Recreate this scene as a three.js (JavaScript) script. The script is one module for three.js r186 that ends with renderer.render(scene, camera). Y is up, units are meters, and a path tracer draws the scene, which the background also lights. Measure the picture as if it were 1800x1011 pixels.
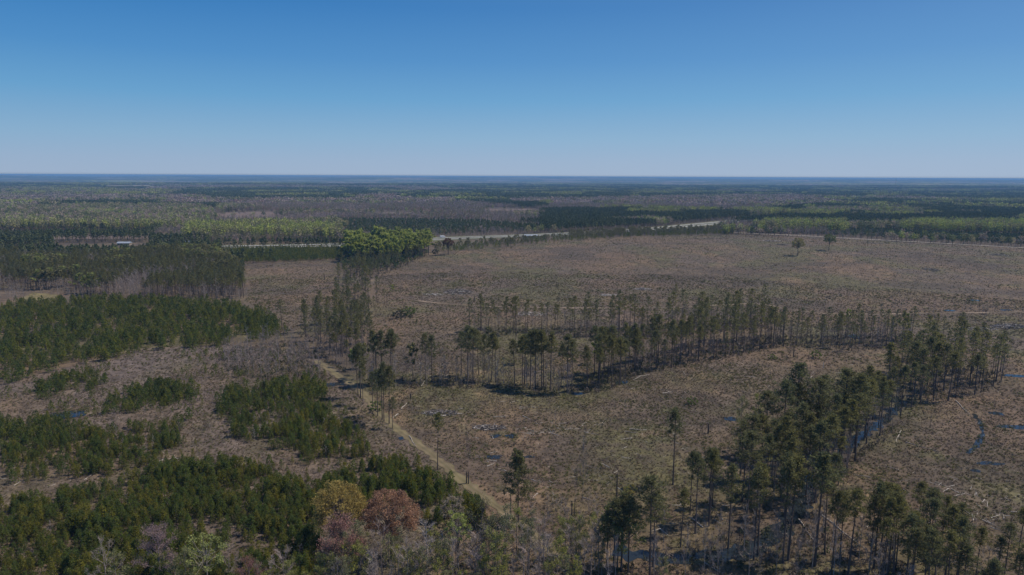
import * as THREE from 'three';
import { mergeGeometries } from 'three/addons/utils/BufferGeometryUtils.js';

// ---------------------------------------------------------------- camera, sky, sun, exposure
const scene = new THREE.Scene();
const EYE = 100, FOCAL = 1200;                       // drone 100 m up; focal length in pixels of an 1800 x 1011 frame
const camera = new THREE.PerspectiveCamera(2 * Math.atan(505.5 / FOCAL) * 180 / Math.PI, 1800 / 1011, 1, 90000);
camera.position.set(0, EYE, 0);
camera.rotation.order = 'YXZ';
camera.rotation.set(-Math.atan((505.5 - 309.6) / FOCAL), 0, 0.0045);
camera.updateMatrixWorld(true);

const SUN_AZ = 54 * Math.PI / 180, SUN_EL = 51 * Math.PI / 180;   // ahead and to the right: shadows fall left and towards us
const sunDir = new THREE.Vector3(Math.sin(SUN_AZ) * Math.cos(SUN_EL), Math.sin(SUN_EL), -Math.cos(SUN_AZ) * Math.cos(SUN_EL));
const sun = new THREE.DirectionalLight(new THREE.Color().setRGB(1, 0.90, 0.76), 4.1);
sun.position.copy(sunDir).multiplyScalar(2000); sun.target.position.set(0, 0, -500);
sun.castShadow = true; sun.shadow.mapSize.set(4096, 4096);
Object.assign(sun.shadow.camera, { left: -900, right: 900, top: 900, bottom: -900, near: 10, far: 5000 });
scene.add(sun, sun.target);

function skyTexture() {
  const W = 512, H = 1024, data = new Float32Array(W * H * 4);
  const stops = [[-90, .10, .12, .14], [-1, .30, .38, .52], [0, .325, .425, .575], [1.2, .30, .42, .585], [3, .235, .41, .60], [6, .125, .34, .595], [9, .066, .255, .55], [13, .022, .18, .475], [20, .016, .135, .40], [40, .020, .095, .31], [90, .014, .07, .25]];
  const d = new THREE.Vector3();
  for (let j = 0; j < H; j++) {
    const el = ((j + .5) / H - .5) * 180;
    let k = 0; while (k < stops.length - 2 && stops[k + 1][0] < el) k++;
    const a = stops[k], b = stops[k + 1], t = Math.min(1, Math.max(0, (el - a[0]) / (b[0] - a[0])));
    for (let i = 0; i < W; i++) {
      const az = ((i + .5) / W - .5) * 2 * Math.PI, e = el * Math.PI / 180;
      d.set(Math.cos(e) * Math.cos(az), Math.sin(e), Math.cos(e) * Math.sin(az));
      const g = Math.acos(Math.min(1, d.dot(sunDir)));
      const glow = el > 0 ? .30 * Math.exp(-g / .50) : 0;
      const o = (j * W + i) * 4;
      for (let c = 0; c < 3; c++) data[o + c] = a[c + 1] + (b[c + 1] - a[c + 1]) * t + glow * [1, .98, .92][c];
      data[o + 3] = 1;
    }
  }
  const tx = new THREE.DataTexture(data, W, H, THREE.RGBAFormat, THREE.FloatType);
  tx.mapping = THREE.EquirectangularReflectionMapping; tx.magFilter = tx.minFilter = THREE.LinearFilter; tx.needsUpdate = true;
  return tx;
}
scene.background = skyTexture();
scene.environment = scene.background;
scene.fog = new THREE.FogExp2(new THREE.Color().setRGB(.27, .58, 1.0), 0.000072);

const renderer = new THREE.WebGLRenderer({ antialias: true });
renderer.setSize(1024, 575);
renderer.toneMapping = THREE.LinearToneMapping;
renderer.toneMappingExposure = 1.0;
renderer.shadowMap.enabled = true;

// ---------------------------------------------------------------- small helpers
let seed = 20240;
const rnd = () => { seed = (seed * 1664525 + 1013904223) >>> 0; return seed / 4294967296; };
const rr = (a, b) => a + (b - a) * rnd();
const pick = (a) => a[Math.floor(rnd() * a.length)];
const lerp = (a, b, t) => a + (b - a) * t;
const clamp = (v, a = 0, b = 1) => Math.min(b, Math.max(a, v));
const smooth = (a, b, v) => { const t = clamp((v - a) / (b - a)); return t * t * (3 - 2 * t); };
function hash(i, j) { let h = (i * 374761393 + j * 668265263) | 0; h = Math.imul(h ^ (h >>> 13), 1274126177); return ((h ^ (h >>> 16)) >>> 0) / 4294967296; }
function noise(x, y) {
  const i = Math.floor(x), j = Math.floor(y), u = x - i, v = y - j, a = u * u * (3 - 2 * u), b = v * v * (3 - 2 * v);
  return lerp(lerp(hash(i, j), hash(i + 1, j), a), lerp(hash(i, j + 1), hash(i + 1, j + 1), a), b);
}
function fbm(x, y, n = 4) { let s = 0, a = .5, t = 0; for (let k = 0; k < n; k++) { s += a * noise(x + k * 17.3, y - k * 9.1); t += a; a *= .5; x *= 2.03; y *= 2.03; } return s / t; }
const V = (x, y, z) => new THREE.Vector3(x, y, z);
const UPV = V(0, 1, 0);

// the lie of the land (metres): nearly flat, a low rise under the clear-cut, wider swells far off
function height(x, z) {
  const r = Math.hypot(x, z);
  let h = 1.2 * (noise(x / 130 + 5, z / 130) - .5) * smooth(80, 300, r);
  h += 9 * Math.exp(-(((x - 330) / 360) ** 2) - (((z + 960) / 230) ** 2));
  if (r > 1500) h += smooth(1500, 9000, r) * (34 + 46 * smooth(8000, 16000, r)) * (fbm(x / 3100 + 3, z / 3100 + 8, 3) - .5) - 4 * smooth(1500, 6000, r) + 36 * smooth(14000, 23000, r);
  return h;
}
// where the line of sight through a point of the photograph meets the land: used as a survey of the place
const ray = (px, py) => V((px - 900) / FOCAL, -(py - 505.5) / FOCAL, -1).applyQuaternion(camera.quaternion);
function ground(px, py) {
  const d = ray(px, py); let h = 0, t = 0;
  for (let k = 0; k < 14; k++) { t = (EYE - h) / Math.max(-d.y, .0012); h = lerp(h, height(d.x * t, d.z * t), .7); }
  return V(d.x * t, height(d.x * t, d.z * t), d.z * t);
}
function tallness(p, px, topY) { const d = ray(px, topY), t = Math.hypot(p.x, p.z) / Math.hypot(d.x, d.z); return EYE + d.y * t - p.y; }
function project(x, y, z) { const v = V(x, y, z).project(camera); return [(v.x + 1) * 900, (1 - v.y) * 505.5, v.z]; }
function area(px) {
  const p = px.map(([x, y]) => { const g = ground(x, y); return [g.x, g.z]; });
  return { p, x0: Math.min(...p.map((a) => a[0])), x1: Math.max(...p.map((a) => a[0])), z0: Math.min(...p.map((a) => a[1])), z1: Math.max(...p.map((a) => a[1])) };
}
function inside(A, x, z) {
  if (x < A.x0 || x > A.x1 || z < A.z0 || z > A.z1) return false;
  let c = false; const p = A.p;
  for (let i = 0, j = p.length - 1; i < p.length; j = i++) if ((p[i][1] > z) !== (p[j][1] > z) && x < (p[j][0] - p[i][0]) * (z - p[i][1]) / (p[j][1] - p[i][1]) + p[i][0]) c = !c;
  return c;
}
function scatter(A, step, fn, jitter = .85) {
  for (let x = A.x0; x <= A.x1; x += step) for (let z = A.z0; z <= A.z1; z += step) {
    const a = x + (rnd() - .5) * step * jitter * 2 * .6, b = z + (rnd() - .5) * step * jitter * 2 * .6;
    if (inside(A, a, b)) fn(a, b);
  }
}
function lineOf(px, n = 14) {
  const c = new THREE.CatmullRomCurve3(px.map(([x, y]) => { const g = ground(x, y); return V(g.x, 0, g.z); }));
  return c.getSpacedPoints(px.length * n);
}
function nearLine(L, x, z) { let m = 1e9; for (let i = 0; i < L.length; i++) { const d = (L[i].x - x) ** 2 + (L[i].z - z) ** 2; if (d < m) m = d; } return Math.sqrt(m); }
const names = new Map([['ditch_water', 1]]);
const numbered = (n) => { const k = names.get(n) ?? 0; names.set(n, k + 1); return k ? `${n}_${String(k).padStart(3, '0')}` : n; };
function tag(o, label, category, group, kind) {
  o.userData.label = label; if (category) o.userData.category = category; if (group) o.userData.group = group; if (kind) o.userData.kind = kind; return o;
}
function mesh(name, geo, mat, parent) { const m = new THREE.Mesh(geo, mat); m.name = name; m.castShadow = m.receiveShadow = true; if (parent) parent.add(m); return m; }
const rgb = (r, g, b) => new THREE.Color().setRGB(r, g, b);
const matte = (r, g, b, rough = .95, more = {}) => new THREE.MeshStandardMaterial({ color: rgb(r, g, b), roughness: rough, ...more });
const leafMat = (r, g, b, pass = .35) => new THREE.MeshPhysicalMaterial({ color: rgb(r, g, b), roughness: 1, vertexColors: true, transmission: pass, thickness: 0, side: THREE.DoubleSide, specularIntensity: .25 });

// a soup of triangles with a tone for each
class Soup {
  constructor() { this.p = []; this.c = []; }
  tri(a, b, c, tone = [1, 1, 1]) { this.p.push(a.x, a.y, a.z, b.x, b.y, b.z, c.x, c.y, c.z); for (let k = 0; k < 3; k++) this.c.push(tone[0], tone[1], tone[2]); }
  tube(a, b, ra, rb, sides = 5, tone = [1, 1, 1], cap = false) {
    const d = b.clone().sub(a).normalize(), u = (Math.abs(d.y) > .9 ? V(1, 0, 0) : UPV.clone()).cross(d).normalize(), w = d.clone().cross(u);
    const ring = (o, r) => Array.from({ length: sides }, (_, k) => { const t = k / sides * Math.PI * 2; return o.clone().addScaledVector(u, Math.cos(t) * r).addScaledVector(w, Math.sin(t) * r); });
    const A = ring(a, ra), B = ring(b, rb);
    for (let k = 0; k < sides; k++) { const n = (k + 1) % sides; this.tri(A[k], A[n], B[n], tone); if (rb > .004) this.tri(A[k], B[n], B[k], tone); }
    if (cap) for (let k = 1; k < sides - 1; k++) { this.tri(B[0], B[k], B[k + 1], tone); this.tri(A[0], A[k + 1], A[k], tone); }
  }
  // a spray of pointed leaves or needle bundles round o
  spray(o, n, len, wide, up, tone) {
    for (let k = 0; k < n; k++) {
      const d = V(rnd() * 2 - 1, (rnd() * 2 - 1) + up, rnd() * 2 - 1).normalize(), s = V(rnd() - .5, rnd() - .5, rnd() - .5).cross(d).normalize();
      const f = rr(.65, 1.15), l = len * rr(.6, 1.1), e = o.clone().addScaledVector(d, l), m = o.clone().addScaledVector(d, l * .35);
      this.tri(m.clone().addScaledVector(s, wide * .5), m.clone().addScaledVector(s, -wide * .5), e, [tone[0] * f, tone[1] * f, tone[2] * f]);
    }
  }
  leaf(o, size, tone) {
    const a = V(rnd() - .5, rnd() - .5, rnd() - .5).normalize(), b = V(rnd() - .5, rnd() - .5, rnd() - .5).cross(a).normalize();
    this.tri(o.clone().addScaledVector(a, size * .6), o.clone().addScaledVector(a, -size * .4).addScaledVector(b, size * .4), o.clone().addScaledVector(a, -size * .4).addScaledVector(b, -size * .4), tone);
  }
  build() {
    const g = new THREE.BufferGeometry();
    g.setAttribute('position', new THREE.Float32BufferAttribute(this.p, 3)); g.setAttribute('color', new THREE.Float32BufferAttribute(this.c, 3));
    g.computeVertexNormals(); return g;
  }
}

// ---------------------------------------------------------------- the map of the place
const track = lineOf([[556, 634], [592, 658], [640, 694], [690, 748], [752, 794], [830, 858], [905, 915], [985, 985]]);
const sandRoad = lineOf([[735, 529], [770, 533], [830, 538], [960, 541], [1180, 541], [1340, 535], [1380, 543], [1440, 551], [1510, 553], [1640, 551], [1800, 549]]);
const highway = lineOf([[-120, 452], [0, 448], [185, 441], [380, 435.5], [500, 433.5], [610, 430.5], [760, 421], [900, 415.5], [1050, 409], [1140, 403.5], [1200, 398], [1270, 391.5], [1330, 386.5], [1400, 382]], 10);
const gravelRoad = lineOf([[1290, 409], [1400, 414], [1480, 418.5], [1640, 427], [1800, 436], [1900, 441]], 10);
const ditch = lineOf([[1078, 968], [1150, 980], [1250, 976], [1330, 962], [1395, 905], [1440, 832], [1500, 778], [1555, 738], [1590, 705]]);
const ROADWAY = 38;

const youngStands = [
  [[0, 536], [140, 532], [300, 530], [400, 537], [462, 552], [505, 588], [480, 600], [420, 604], [370, 614], [250, 612], [205, 632], [110, 646], [0, 680]],
  [[60, 690], [110, 668], [168, 656], [176, 678], [120, 696], [75, 702]],
  [[185, 722], [205, 700], [280, 676], [360, 686], [352, 702], [270, 722], [215, 730]],
  [[376, 722], [400, 690], [470, 676], [560, 674], [566, 720], [610, 748], [640, 772], [645, 806], [540, 812], [470, 780], [400, 748]],
  [[0, 738], [80, 738], [180, 762], [310, 744], [326, 782], [262, 818], [150, 838], [60, 842], [0, 834]],
  [[-60, 890], [110, 878], [215, 856], [300, 830], [380, 816], [470, 832], [545, 872], [570, 950], [560, 1040], [300, 1060], [-60, 1060]],
  [[540, 866], [600, 832], [690, 812], [755, 838], [830, 868], [856, 900], [840, 930], [760, 915], [700, 905], [560, 900]],
].map(area);
const sparseYoung = [
  [[0, 690], [250, 620], [400, 612], [560, 640], [640, 780], [760, 840], [700, 830], [540, 866], [400, 830], [300, 830], [0, 890]],
].map(area);
const leftPines = area([[-80, 466], [0, 462], [180, 464], [250, 456], [385, 452], [405, 466], [432, 500], [428, 526], [330, 526], [160, 525], [120, 508], [30, 512], [-80, 524]]);
const leftEdge = area([[-60, 534], [10, 528], [30, 508], [130, 506], [170, 514], [430, 514], [440, 530], [380, 529], [140, 527]]);
const meadow = area([[28, 528], [95, 530], [105, 519], [60, 514]]);
const youngStrip = area([[392, 463], [520, 460], [602, 456], [608, 440], [500, 440], [388, 442]]);
const thicket = area([[372, 622], [440, 606], [500, 598], [575, 622], [612, 652], [585, 668], [480, 672], [395, 655]]);
const centreGrove = area([[520, 588], [548, 570], [600, 560], [648, 588], [652, 606], [612, 628], [560, 612]]);
const centreRow = area([[592, 572], [600, 500], [606, 470], [640, 482], [655, 540], [652, 592]]);
const tailRow = area([[618, 480], [640, 462], [700, 452], [752, 448], [700, 474], [648, 494]]);
const frontRow = area([[640, 668], [760, 664], [900, 670], [1005, 684], [1040, 676], [1000, 698], [900, 684], [760, 682], [640, 680]]);
const rowKnot = area([[1010, 692], [1030, 664], [1120, 636], [1135, 655], [1060, 692]]);
const rowRise = area([[1105, 664], [1130, 628], [1230, 600], [1370, 588], [1380, 610], [1300, 626], [1200, 646]]);
const rowEast = area([[1360, 608], [1370, 592], [1480, 590], [1600, 590], [1610, 610], [1500, 618]]);
const backRow = area([[815, 592], [830, 578], [1000, 576], [1130, 576], [1250, 566], [1350, 562], [1350, 578], [1180, 592], [1080, 598], [960, 588]]);
const eastGrove = area([[1545, 690], [1560, 660], [1640, 628], [1700, 640], [1768, 655], [1772, 675], [1690, 702], [1620, 712], [1570, 740]]);
const southGrove = area([[1290, 910], [1320, 850], [1390, 790], [1480, 740], [1560, 730], [1580, 760], [1520, 800], [1490, 860], [1450, 930], [1330, 935]]);
const ditchBank = area([[1060, 1000], [1180, 960], [1310, 930], [1470, 930], [1560, 960], [1600, 1020], [1300, 1060], [1060, 1050]]);
const southEast = area([[1540, 960], [1640, 945], [1800, 1000], [1840, 1080], [1500, 1080]]);

// ---------------------------------------------------------------- stands of wood further off
const PINE = 0, GREY = 1, MIXED = 2, LIME = 3, CUT = 4, YOUNG = 5, TAN = 6;
const stands = [
  [LIME, [[332, 424], [606, 426], [606, 412], [480, 404], [335, 406]]], [LIME, [[1335, 411], [1490, 413], [1490, 402], [1335, 400]]], [LIME, [[1590, 410], [1830, 416], [1830, 402], [1600, 400]]],
  [YOUNG, [[1440, 416], [1640, 425], [1840, 436], [1840, 412], [1600, 407], [1490, 408]]], [YOUNG, [[606, 421], [760, 416], [940, 408], [960, 400], [840, 390], [606, 388]]],
  [CUT, [[-60, 424], [262, 419], [262, 407], [-60, 409]]], [TAN, [[104, 438], [172, 437], [172, 429], [104, 431]]], [CUT, [[372, 390], [505, 388], [480, 372], [392, 374]]], [CUT, [[655, 382], [725, 382], [720, 373], [660, 373]]],
  [TAN, [[790, 397], [872, 396], [860, 389], [795, 390]]], [CUT, [[838, 377], [962, 377], [940, 367], [850, 367]]], [TAN, [[655, 408], [690, 408], [685, 402], [660, 402]]],
  [PINE, [[950, 400], [1120, 392], [1200, 388], [1330, 398], [1330, 376], [1100, 371], [950, 374]]], [MIXED, [[1420, 379], [1620, 381], [1620, 371], [1420, 371]]],
  [PINE, [[1330, 399], [1840, 400], [1840, 362], [1500, 360], [1330, 374]]], [GREY, [[940, 372], [1340, 374], [1500, 360], [1400, 345], [1000, 352]]], [PINE, [[700, 352], [1000, 352], [1280, 346], [1250, 335], [1000, 331], [720, 338]]],
  [MIXED, [[-60, 404], [332, 405], [400, 388], [350, 366], [-60, 362]]], [GREY, [[332, 405], [606, 390], [900, 366], [760, 352], [400, 355]]], [TAN, [[168, 331], [275, 331], [270, 325], [180, 326]]], [TAN, [[245, 336], [330, 335], [330, 332], [245, 332]]],
  [PINE, [[606, 352], [420, 348], [300, 344], [340, 336], [700, 336]]], [GREY, [[0, 362], [400, 358], [350, 346], [0, 348]]], [MIXED, [[0, 348], [300, 346], [330, 336], [0, 330]]],
].map(([k, p]) => [k, area(p)]);
function standAt(x, z) {
  const ux = x + 60 * (fbm(x / 120, z / 120, 2) - .5), uz = z + 44 * (fbm(x / 120 + 33, z / 120, 2) - .5);
  for (const [k, A] of stands) if (inside(A, ux, uz)) return k;
  const r = Math.hypot(x, z), s = r > 4000 ? 700 : 300;
  const wx = x + 160 * (noise(x / 300, z / 300) - .5), wz = z + 160 * (noise(x / 300 + 40, z / 300) - .5);
  let best = 1e9, id = 0; const ci = Math.floor(wx / s), cj = Math.floor(wz / s);
  for (let i = -1; i <= 1; i++) for (let j = -1; j <= 1; j++) {
    const a = ci + i, b = cj + j, d = (a + hash(a, b) - wx / s) ** 2 + (b + hash(b + 91, a) - wz / s) ** 2;
    if (d < best) { best = d; id = hash(a * 3 + 7, b * 5 + 1); }
  }
  if (r > 4000) return id < .60 ? PINE : id < .78 ? GREY : id < .93 ? MIXED : id < .95 ? LIME : id < .975 ? YOUNG : CUT;
  return id < .38 ? PINE : id < .66 ? GREY : id < .86 ? MIXED : id < .91 ? LIME : id < .955 ? YOUNG : CUT;
}
// the clear-cut is open ground; beyond its far edge the woods begin
const clearcut = area([[640, 690], [652, 600], [660, 490], [760, 447], [900, 434], [1000, 424], [1130, 417], [1290, 412], [1480, 420], [1640, 428.5], [1960, 445], [2100, 700], [2200, 1300], [600, 1300], [850, 900], [700, 760]]);
const westCut = area([[428, 464], [600, 457], [598, 500], [596, 560], [548, 570], [505, 585], [470, 548], [430, 530], [440, 505]]);
const leftCut = area([[-200, 690], [0, 676], [250, 612], [400, 606], [560, 620], [640, 694], [850, 880], [700, 1100], [-300, 1200]]);
const openNear = (x, z) => inside(clearcut, x, z) || inside(westCut, x, z) || inside(leftCut, x, z);

// ---------------------------------------------------------------- ground
function detailTexture() {
  const N = 1024, d = new Uint8Array(N * N * 4), per = (x, y, f) => {
    const i = Math.floor(x * f), j = Math.floor(y * f), u = x * f - i, v = y * f - j, a = u * u * (3 - 2 * u), b = v * v * (3 - 2 * v), m = (k) => ((k % f) + f) % f, q = f * 31;
    return lerp(lerp(hash(m(i) + q, m(j)), hash(m(i + 1) + q, m(j)), a), lerp(hash(m(i) + q, m(j + 1)), hash(m(i + 1) + q, m(j + 1)), a), b);
  };
  for (let j = 0; j < N; j++) for (let i = 0; i < N; i++) {
    const x = i / N, y = j / N, n = .30 * per(x, y, 12) + .30 * per(x, y, 47) + .26 * per(x, y, 131) + .22 * per(x, y, 331), f = clamp(.44 + 1.0 * (n - .36)), o = (j * N + i) * 4, w = per(x + .37, y + .11, 61);
    d[o] = 255 * Math.pow(f * lerp(.96, 1, w), .4545); d[o + 1] = 255 * Math.pow(f * .97, .4545); d[o + 2] = 255 * Math.pow(f * lerp(1, .9, w), .4545); d[o + 3] = 255;
  }
  const t = new THREE.DataTexture(d, N, N); t.wrapS = t.wrapT = THREE.RepeatWrapping; t.magFilter = THREE.LinearFilter; t.colorSpace = THREE.SRGBColorSpace; t.needsUpdate = true; return t;
}
const BROWN = [.185, .136, .088], UMBER = [.115, .086, .062], STRAW = [.31, .21, .125], RUST = [.225, .148, .092], OLIVE = [.15, .138, .056], MAUVE = [.185, .142, .110], LITTER = [.13, .095, .066], GREEN = [.135, .16, .045];
const mixc = (a, b, t) => [lerp(a[0], b[0], t), lerp(a[1], b[1], t), lerp(a[2], b[2], t)];
function soil(x, z) {
  const r = Math.hypot(x, z), n1 = fbm(x / 55, z / 55, 3), n2 = fbm(x / 17 + 9, z / 17, 3), n3 = fbm(x / 6 + 31, z / 6 + 4, 3), n4 = fbm(x / 30 + 71, z / 90 + 2, 3), n5 = noise(x / 2.6, z / 2.6);
  let c;
  if (r > 1150 && !inside(clearcut, x, z)) {
    const s = standAt(x, z);
    c = s === CUT ? mixc([.20, .145, .125], [.27, .19, .15], n1) : s === TAN ? mixc([.36, .27, .18], [.24, .22, .10], n2) : s === GREY ? mixc(LITTER, MAUVE, .5) : LITTER;
  } else if (inside(leftCut, x, z)) {
    c = mixc([.205, .158, .132], [.195, .143, .10], smooth(.35, .65, n1)); c = mixc(c, STRAW, .35 * smooth(.58, .78, n2)); c = mixc(c, UMBER, .6 * smooth(.55, .75, n3)); c = mixc(c, OLIVE, .35 * smooth(.55, .7, n4));
  } else {
    c = mixc(BROWN, MAUVE, .7 * smooth(.45, .65, n1)); c = mixc(c, OLIVE, .8 * smooth(.45, .63, fbm(x / 42 + 3, z / 42 + 60, 4))); c = mixc(c, RUST, .55 * smooth(.54, .70, n4));
    c = mixc(c, STRAW, .6 * smooth(.56, .72, n2 * .6 + n4 * .4)); c = mixc(c, UMBER, .65 * smooth(.54, .72, n3)); c = mixc(c, RUST, .5 * smooth(.5, .64, fbm(x / 120 + 7, z / 80 + 41, 3))); c = mixc(c, UMBER, .75 * smooth(.55, .7, fbm(x / 75 + 90, z / 45 + 14, 4))); c = mixc(c, GREEN, .35 * smooth(.66, .78, n2) * smooth(.5, .6, n3));
  }
  if (inside(meadow, x, z)) c = mixc([.33, .27, .12], OLIVE, n2 * .6);
  const k = .69 * (.78 + .44 * n5);
  return [c[0] * k, c[1] * k, c[2] * k];
}
{
  const th = [], rad = [0, 40, 75, 100, 118];
  for (let k = 0; k <= 560; k++) th.push(-.92 + 1.84 * k / 560);
  for (let k = 1; k < 40; k++) th.push(.92 + (2 * Math.PI - 1.84) * k / 40);
  for (let r = 130; r < 24000;) { rad.push(r); r += Math.max(1.7, r * (r < 1200 ? .0072 : r < 9000 ? .016 : .05)); }
  const C = th.length, pos = [], col = [], uv = [], idx = [];
  for (const r of rad) for (const t of th) {
    const x = Math.sin(t) * r, z = -Math.cos(t) * r, c = soil(x, z);
    pos.push(x, height(x, z), z); col.push(...c); uv.push(x / 38, z / 38);
  }
  for (let i = 0; i < rad.length - 1; i++) for (let j = 0; j < C; j++) { const n = (j + 1) % C, a = i * C + j, b = i * C + n, c = a + C, d = b + C; idx.push(a, b, c, b, d, c); }
  const g = new THREE.BufferGeometry();
  g.setAttribute('position', new THREE.Float32BufferAttribute(pos, 3)); g.setAttribute('color', new THREE.Float32BufferAttribute(col, 3)); g.setAttribute('uv', new THREE.Float32BufferAttribute(uv, 2));
  g.setIndex(idx); g.computeVertexNormals();
  const dt = detailTexture();
  const m = new THREE.MeshStandardMaterial({ color: rgb(1.45, 1.45, 1.45), vertexColors: true, map: dt, bumpMap: dt, bumpScale: .10, roughness: 1 });
  tag(mesh('ground', g, m, scene), 'brown and mauve clear-cut land with litter, straw and olive patches', 'ground', null, 'structure');
}

// ---------------------------------------------------------------- roads and water
function ribbon(L, half, lift, off = 0, wob = 0, tones) {
  const pos = [], uv = [], idx = [], col = []; let run = 0;
  const K = 4;
  for (let i = 0; i < L.length; i++) {
    const a = L[Math.max(0, i - 1)], b = L[Math.min(L.length - 1, i + 1)], d = b.clone().sub(a).setY(0).normalize(), s = V(-d.z, 0, d.x);
    if (i) run += L[i].distanceTo(L[i - 1]);
    for (let k = 0; k <= K; k++) {
      const w = half * (1 + wob * (noise(i * .35, k > K / 2 ? 3 : 9) - .5)), p = L[i].clone().addScaledVector(s, off + (k / K * 2 - 1) * w);
      pos.push(p.x, height(p.x, p.z) + lift, p.z); uv.push(k / K * half / 6, run / 12); const t = tones ? tones(k, p) : [1, 1, 1]; col.push(...t);
    }
  }
  const R = K + 1;
  for (let i = 0; i < L.length - 1; i++) for (let k = 0; k < K; k++) { const a = i * R + k; idx.push(a, a + 1, a + R, a + 1, a + R + 1, a + R); }
  const g = new THREE.BufferGeometry();
  g.setAttribute('position', new THREE.Float32BufferAttribute(pos, 3)); g.setAttribute('uv', new THREE.Float32BufferAttribute(uv, 2)); g.setAttribute('color', new THREE.Float32BufferAttribute(col, 3)); g.setIndex(idx); g.computeVertexNormals();
  if (g.attributes.normal.getY(0) < 0) { for (let i = 0; i < idx.length; i += 3) [idx[i], idx[i + 1]] = [idx[i + 1], idx[i]]; g.setIndex(idx); g.computeVertexNormals(); }
  return g;
}
const fine = (L, n) => new THREE.CatmullRomCurve3(L).getSpacedPoints(n);
{
  const dirt = new THREE.MeshStandardMaterial({ vertexColors: true, roughness: 1 });
  const tr = fine(track, 260);
  const ruts = (k, p) => { const n = .75 + .5 * noise(p.x / 2.2, p.z / 2.2), c = (k === 1 || k === 3) ? mixc([.185, .138, .085], OLIVE, .5 * noise(p.x / 9, p.z / 9)) : mixc([.125, .10, .052], OLIVE, .5 * noise(p.x / 7 + 5, p.z / 7)); return c.map((v) => v * n); };
  tag(mesh('dirt_track', ribbon(tr, 1.9, .10, 0, .9, ruts), dirt, scene), 'tan two-rut dirt track running past young pines', 'dirt track', null, 'structure');
  tag(mesh('sand_road', ribbon(fine(sandRoad, 300), 1.3, .14, 0, 1.2, (k, p) => mixc([.27, .205, .145], [.125, .095, .062], smooth(.2, .55, noise(p.x / 22, p.z / 22)))), dirt, scene), 'pale sandy logging road across the clear-cut behind the pine row', 'sand road', null, 'structure');
  tag(mesh('gravel_road', ribbon(fine(gravelRoad, 160), 3.4, .30, 0, .15, (k, p) => mixc([.48, .44, .38], [.40, .35, .29], noise(p.x / 8, p.z / 8))), dirt, scene), 'pale gravel road along the dark plantation edge', 'gravel road', null, 'structure');
  const hw = fine(highway, 320);
  tag(mesh('highway_verge', ribbon(hw, 34, .35, 0, .1, (k, p) => mixc([.10, .115, .048], [.145, .13, .07], noise(p.x / 20, p.z / 20))), dirt, scene), 'mown grass verge and median of the divided highway', 'verge', null, 'structure');
  const paving = new THREE.MeshStandardMaterial({ vertexColors: true, roughness: .9 }), paint = matte(.75, .75, .72);
  for (const s of [-1, 1]) {
    tag(mesh(numbered('highway_carriageway'), ribbon(hw, 4.8, .75, s * 13, 0, (k, p) => mixc([.36, .35, .34], [.29, .285, .28], noise(p.x / 15, p.z / 15))), paving, scene), s < 0 ? 'pale concrete carriageway of the highway, beside the woods' : 'pale concrete carriageway of the highway, beside the clear-cut', 'highway', null, 'structure');
    for (const o of [-3.9, 0, 3.9]) tag(mesh(numbered('lane_line'), ribbon(hw, .09, .76, s * 13 + o, 0), paint, scene), 'painted white line on the highway carriageway', 'lane line', 'lane lines of the highway', 'structure');
  }
  const water = new THREE.MeshPhysicalMaterial({ color: rgb(.020, .026, .030), roughness: .06, ior: 1.36, specularIntensity: 1 });
  const pool = (name, label, px, py, wx, wz, turn = 0) => {
    const c = ground(px, py), n = 26, pos = [c.x, 0, c.z], idx = [];
    const q = rnd() * 90;
    for (let k = 0; k < n; k++) { const t = k / n * Math.PI * 2, f = .55 + .9 * noise(q + Math.cos(t) * 1.6, q + Math.sin(t) * 1.6), a = Math.cos(t) * wx * f, b = Math.sin(t) * wz * f; pos.push(c.x + a * Math.cos(turn) - b * Math.sin(turn), 0, c.z + a * Math.sin(turn) + b * Math.cos(turn)); idx.push(0, 1 + (k + 1) % n, 1 + k); }
    let top = -1e9; for (let i = 0; i < pos.length; i += 3) top = Math.max(top, height(pos[i], pos[i + 2])); for (let i = 0; i < pos.length; i += 3) pos[i + 1] = top + .06;
    const g = new THREE.BufferGeometry(); g.setAttribute('position', new THREE.Float32BufferAttribute(pos, 3)); g.setIndex(idx); g.computeVertexNormals();
    tag(mesh(numbered(name), g, water, scene), label, 'water', null, 'structure');
  };
  tag(mesh('ditch_water', ribbon(fine(ditch.slice(0, 62), 120), 2.7, .07, 0, 1.4), water, scene), 'dark blue standing water at the near end of the ditch under pines', 'water', null, 'structure');
  tag(mesh(numbered('ditch_water'), ribbon(fine(ditch.slice(64), 140), 1.7, .07, 0, 1.5), water, scene), 'narrow dark water of the ditch inside the pine grove', 'water', null, 'structure');
  tag(mesh('stream_water', ribbon(fine(lineOf([[1712, 728], [1726, 748], [1727, 765], [1718, 782], [1700, 797]]), 60), .8, .08, 0, 1.5), water, scene), 'narrow winding blue stream beside the fallen trunk', 'water', null, 'structure');
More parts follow.
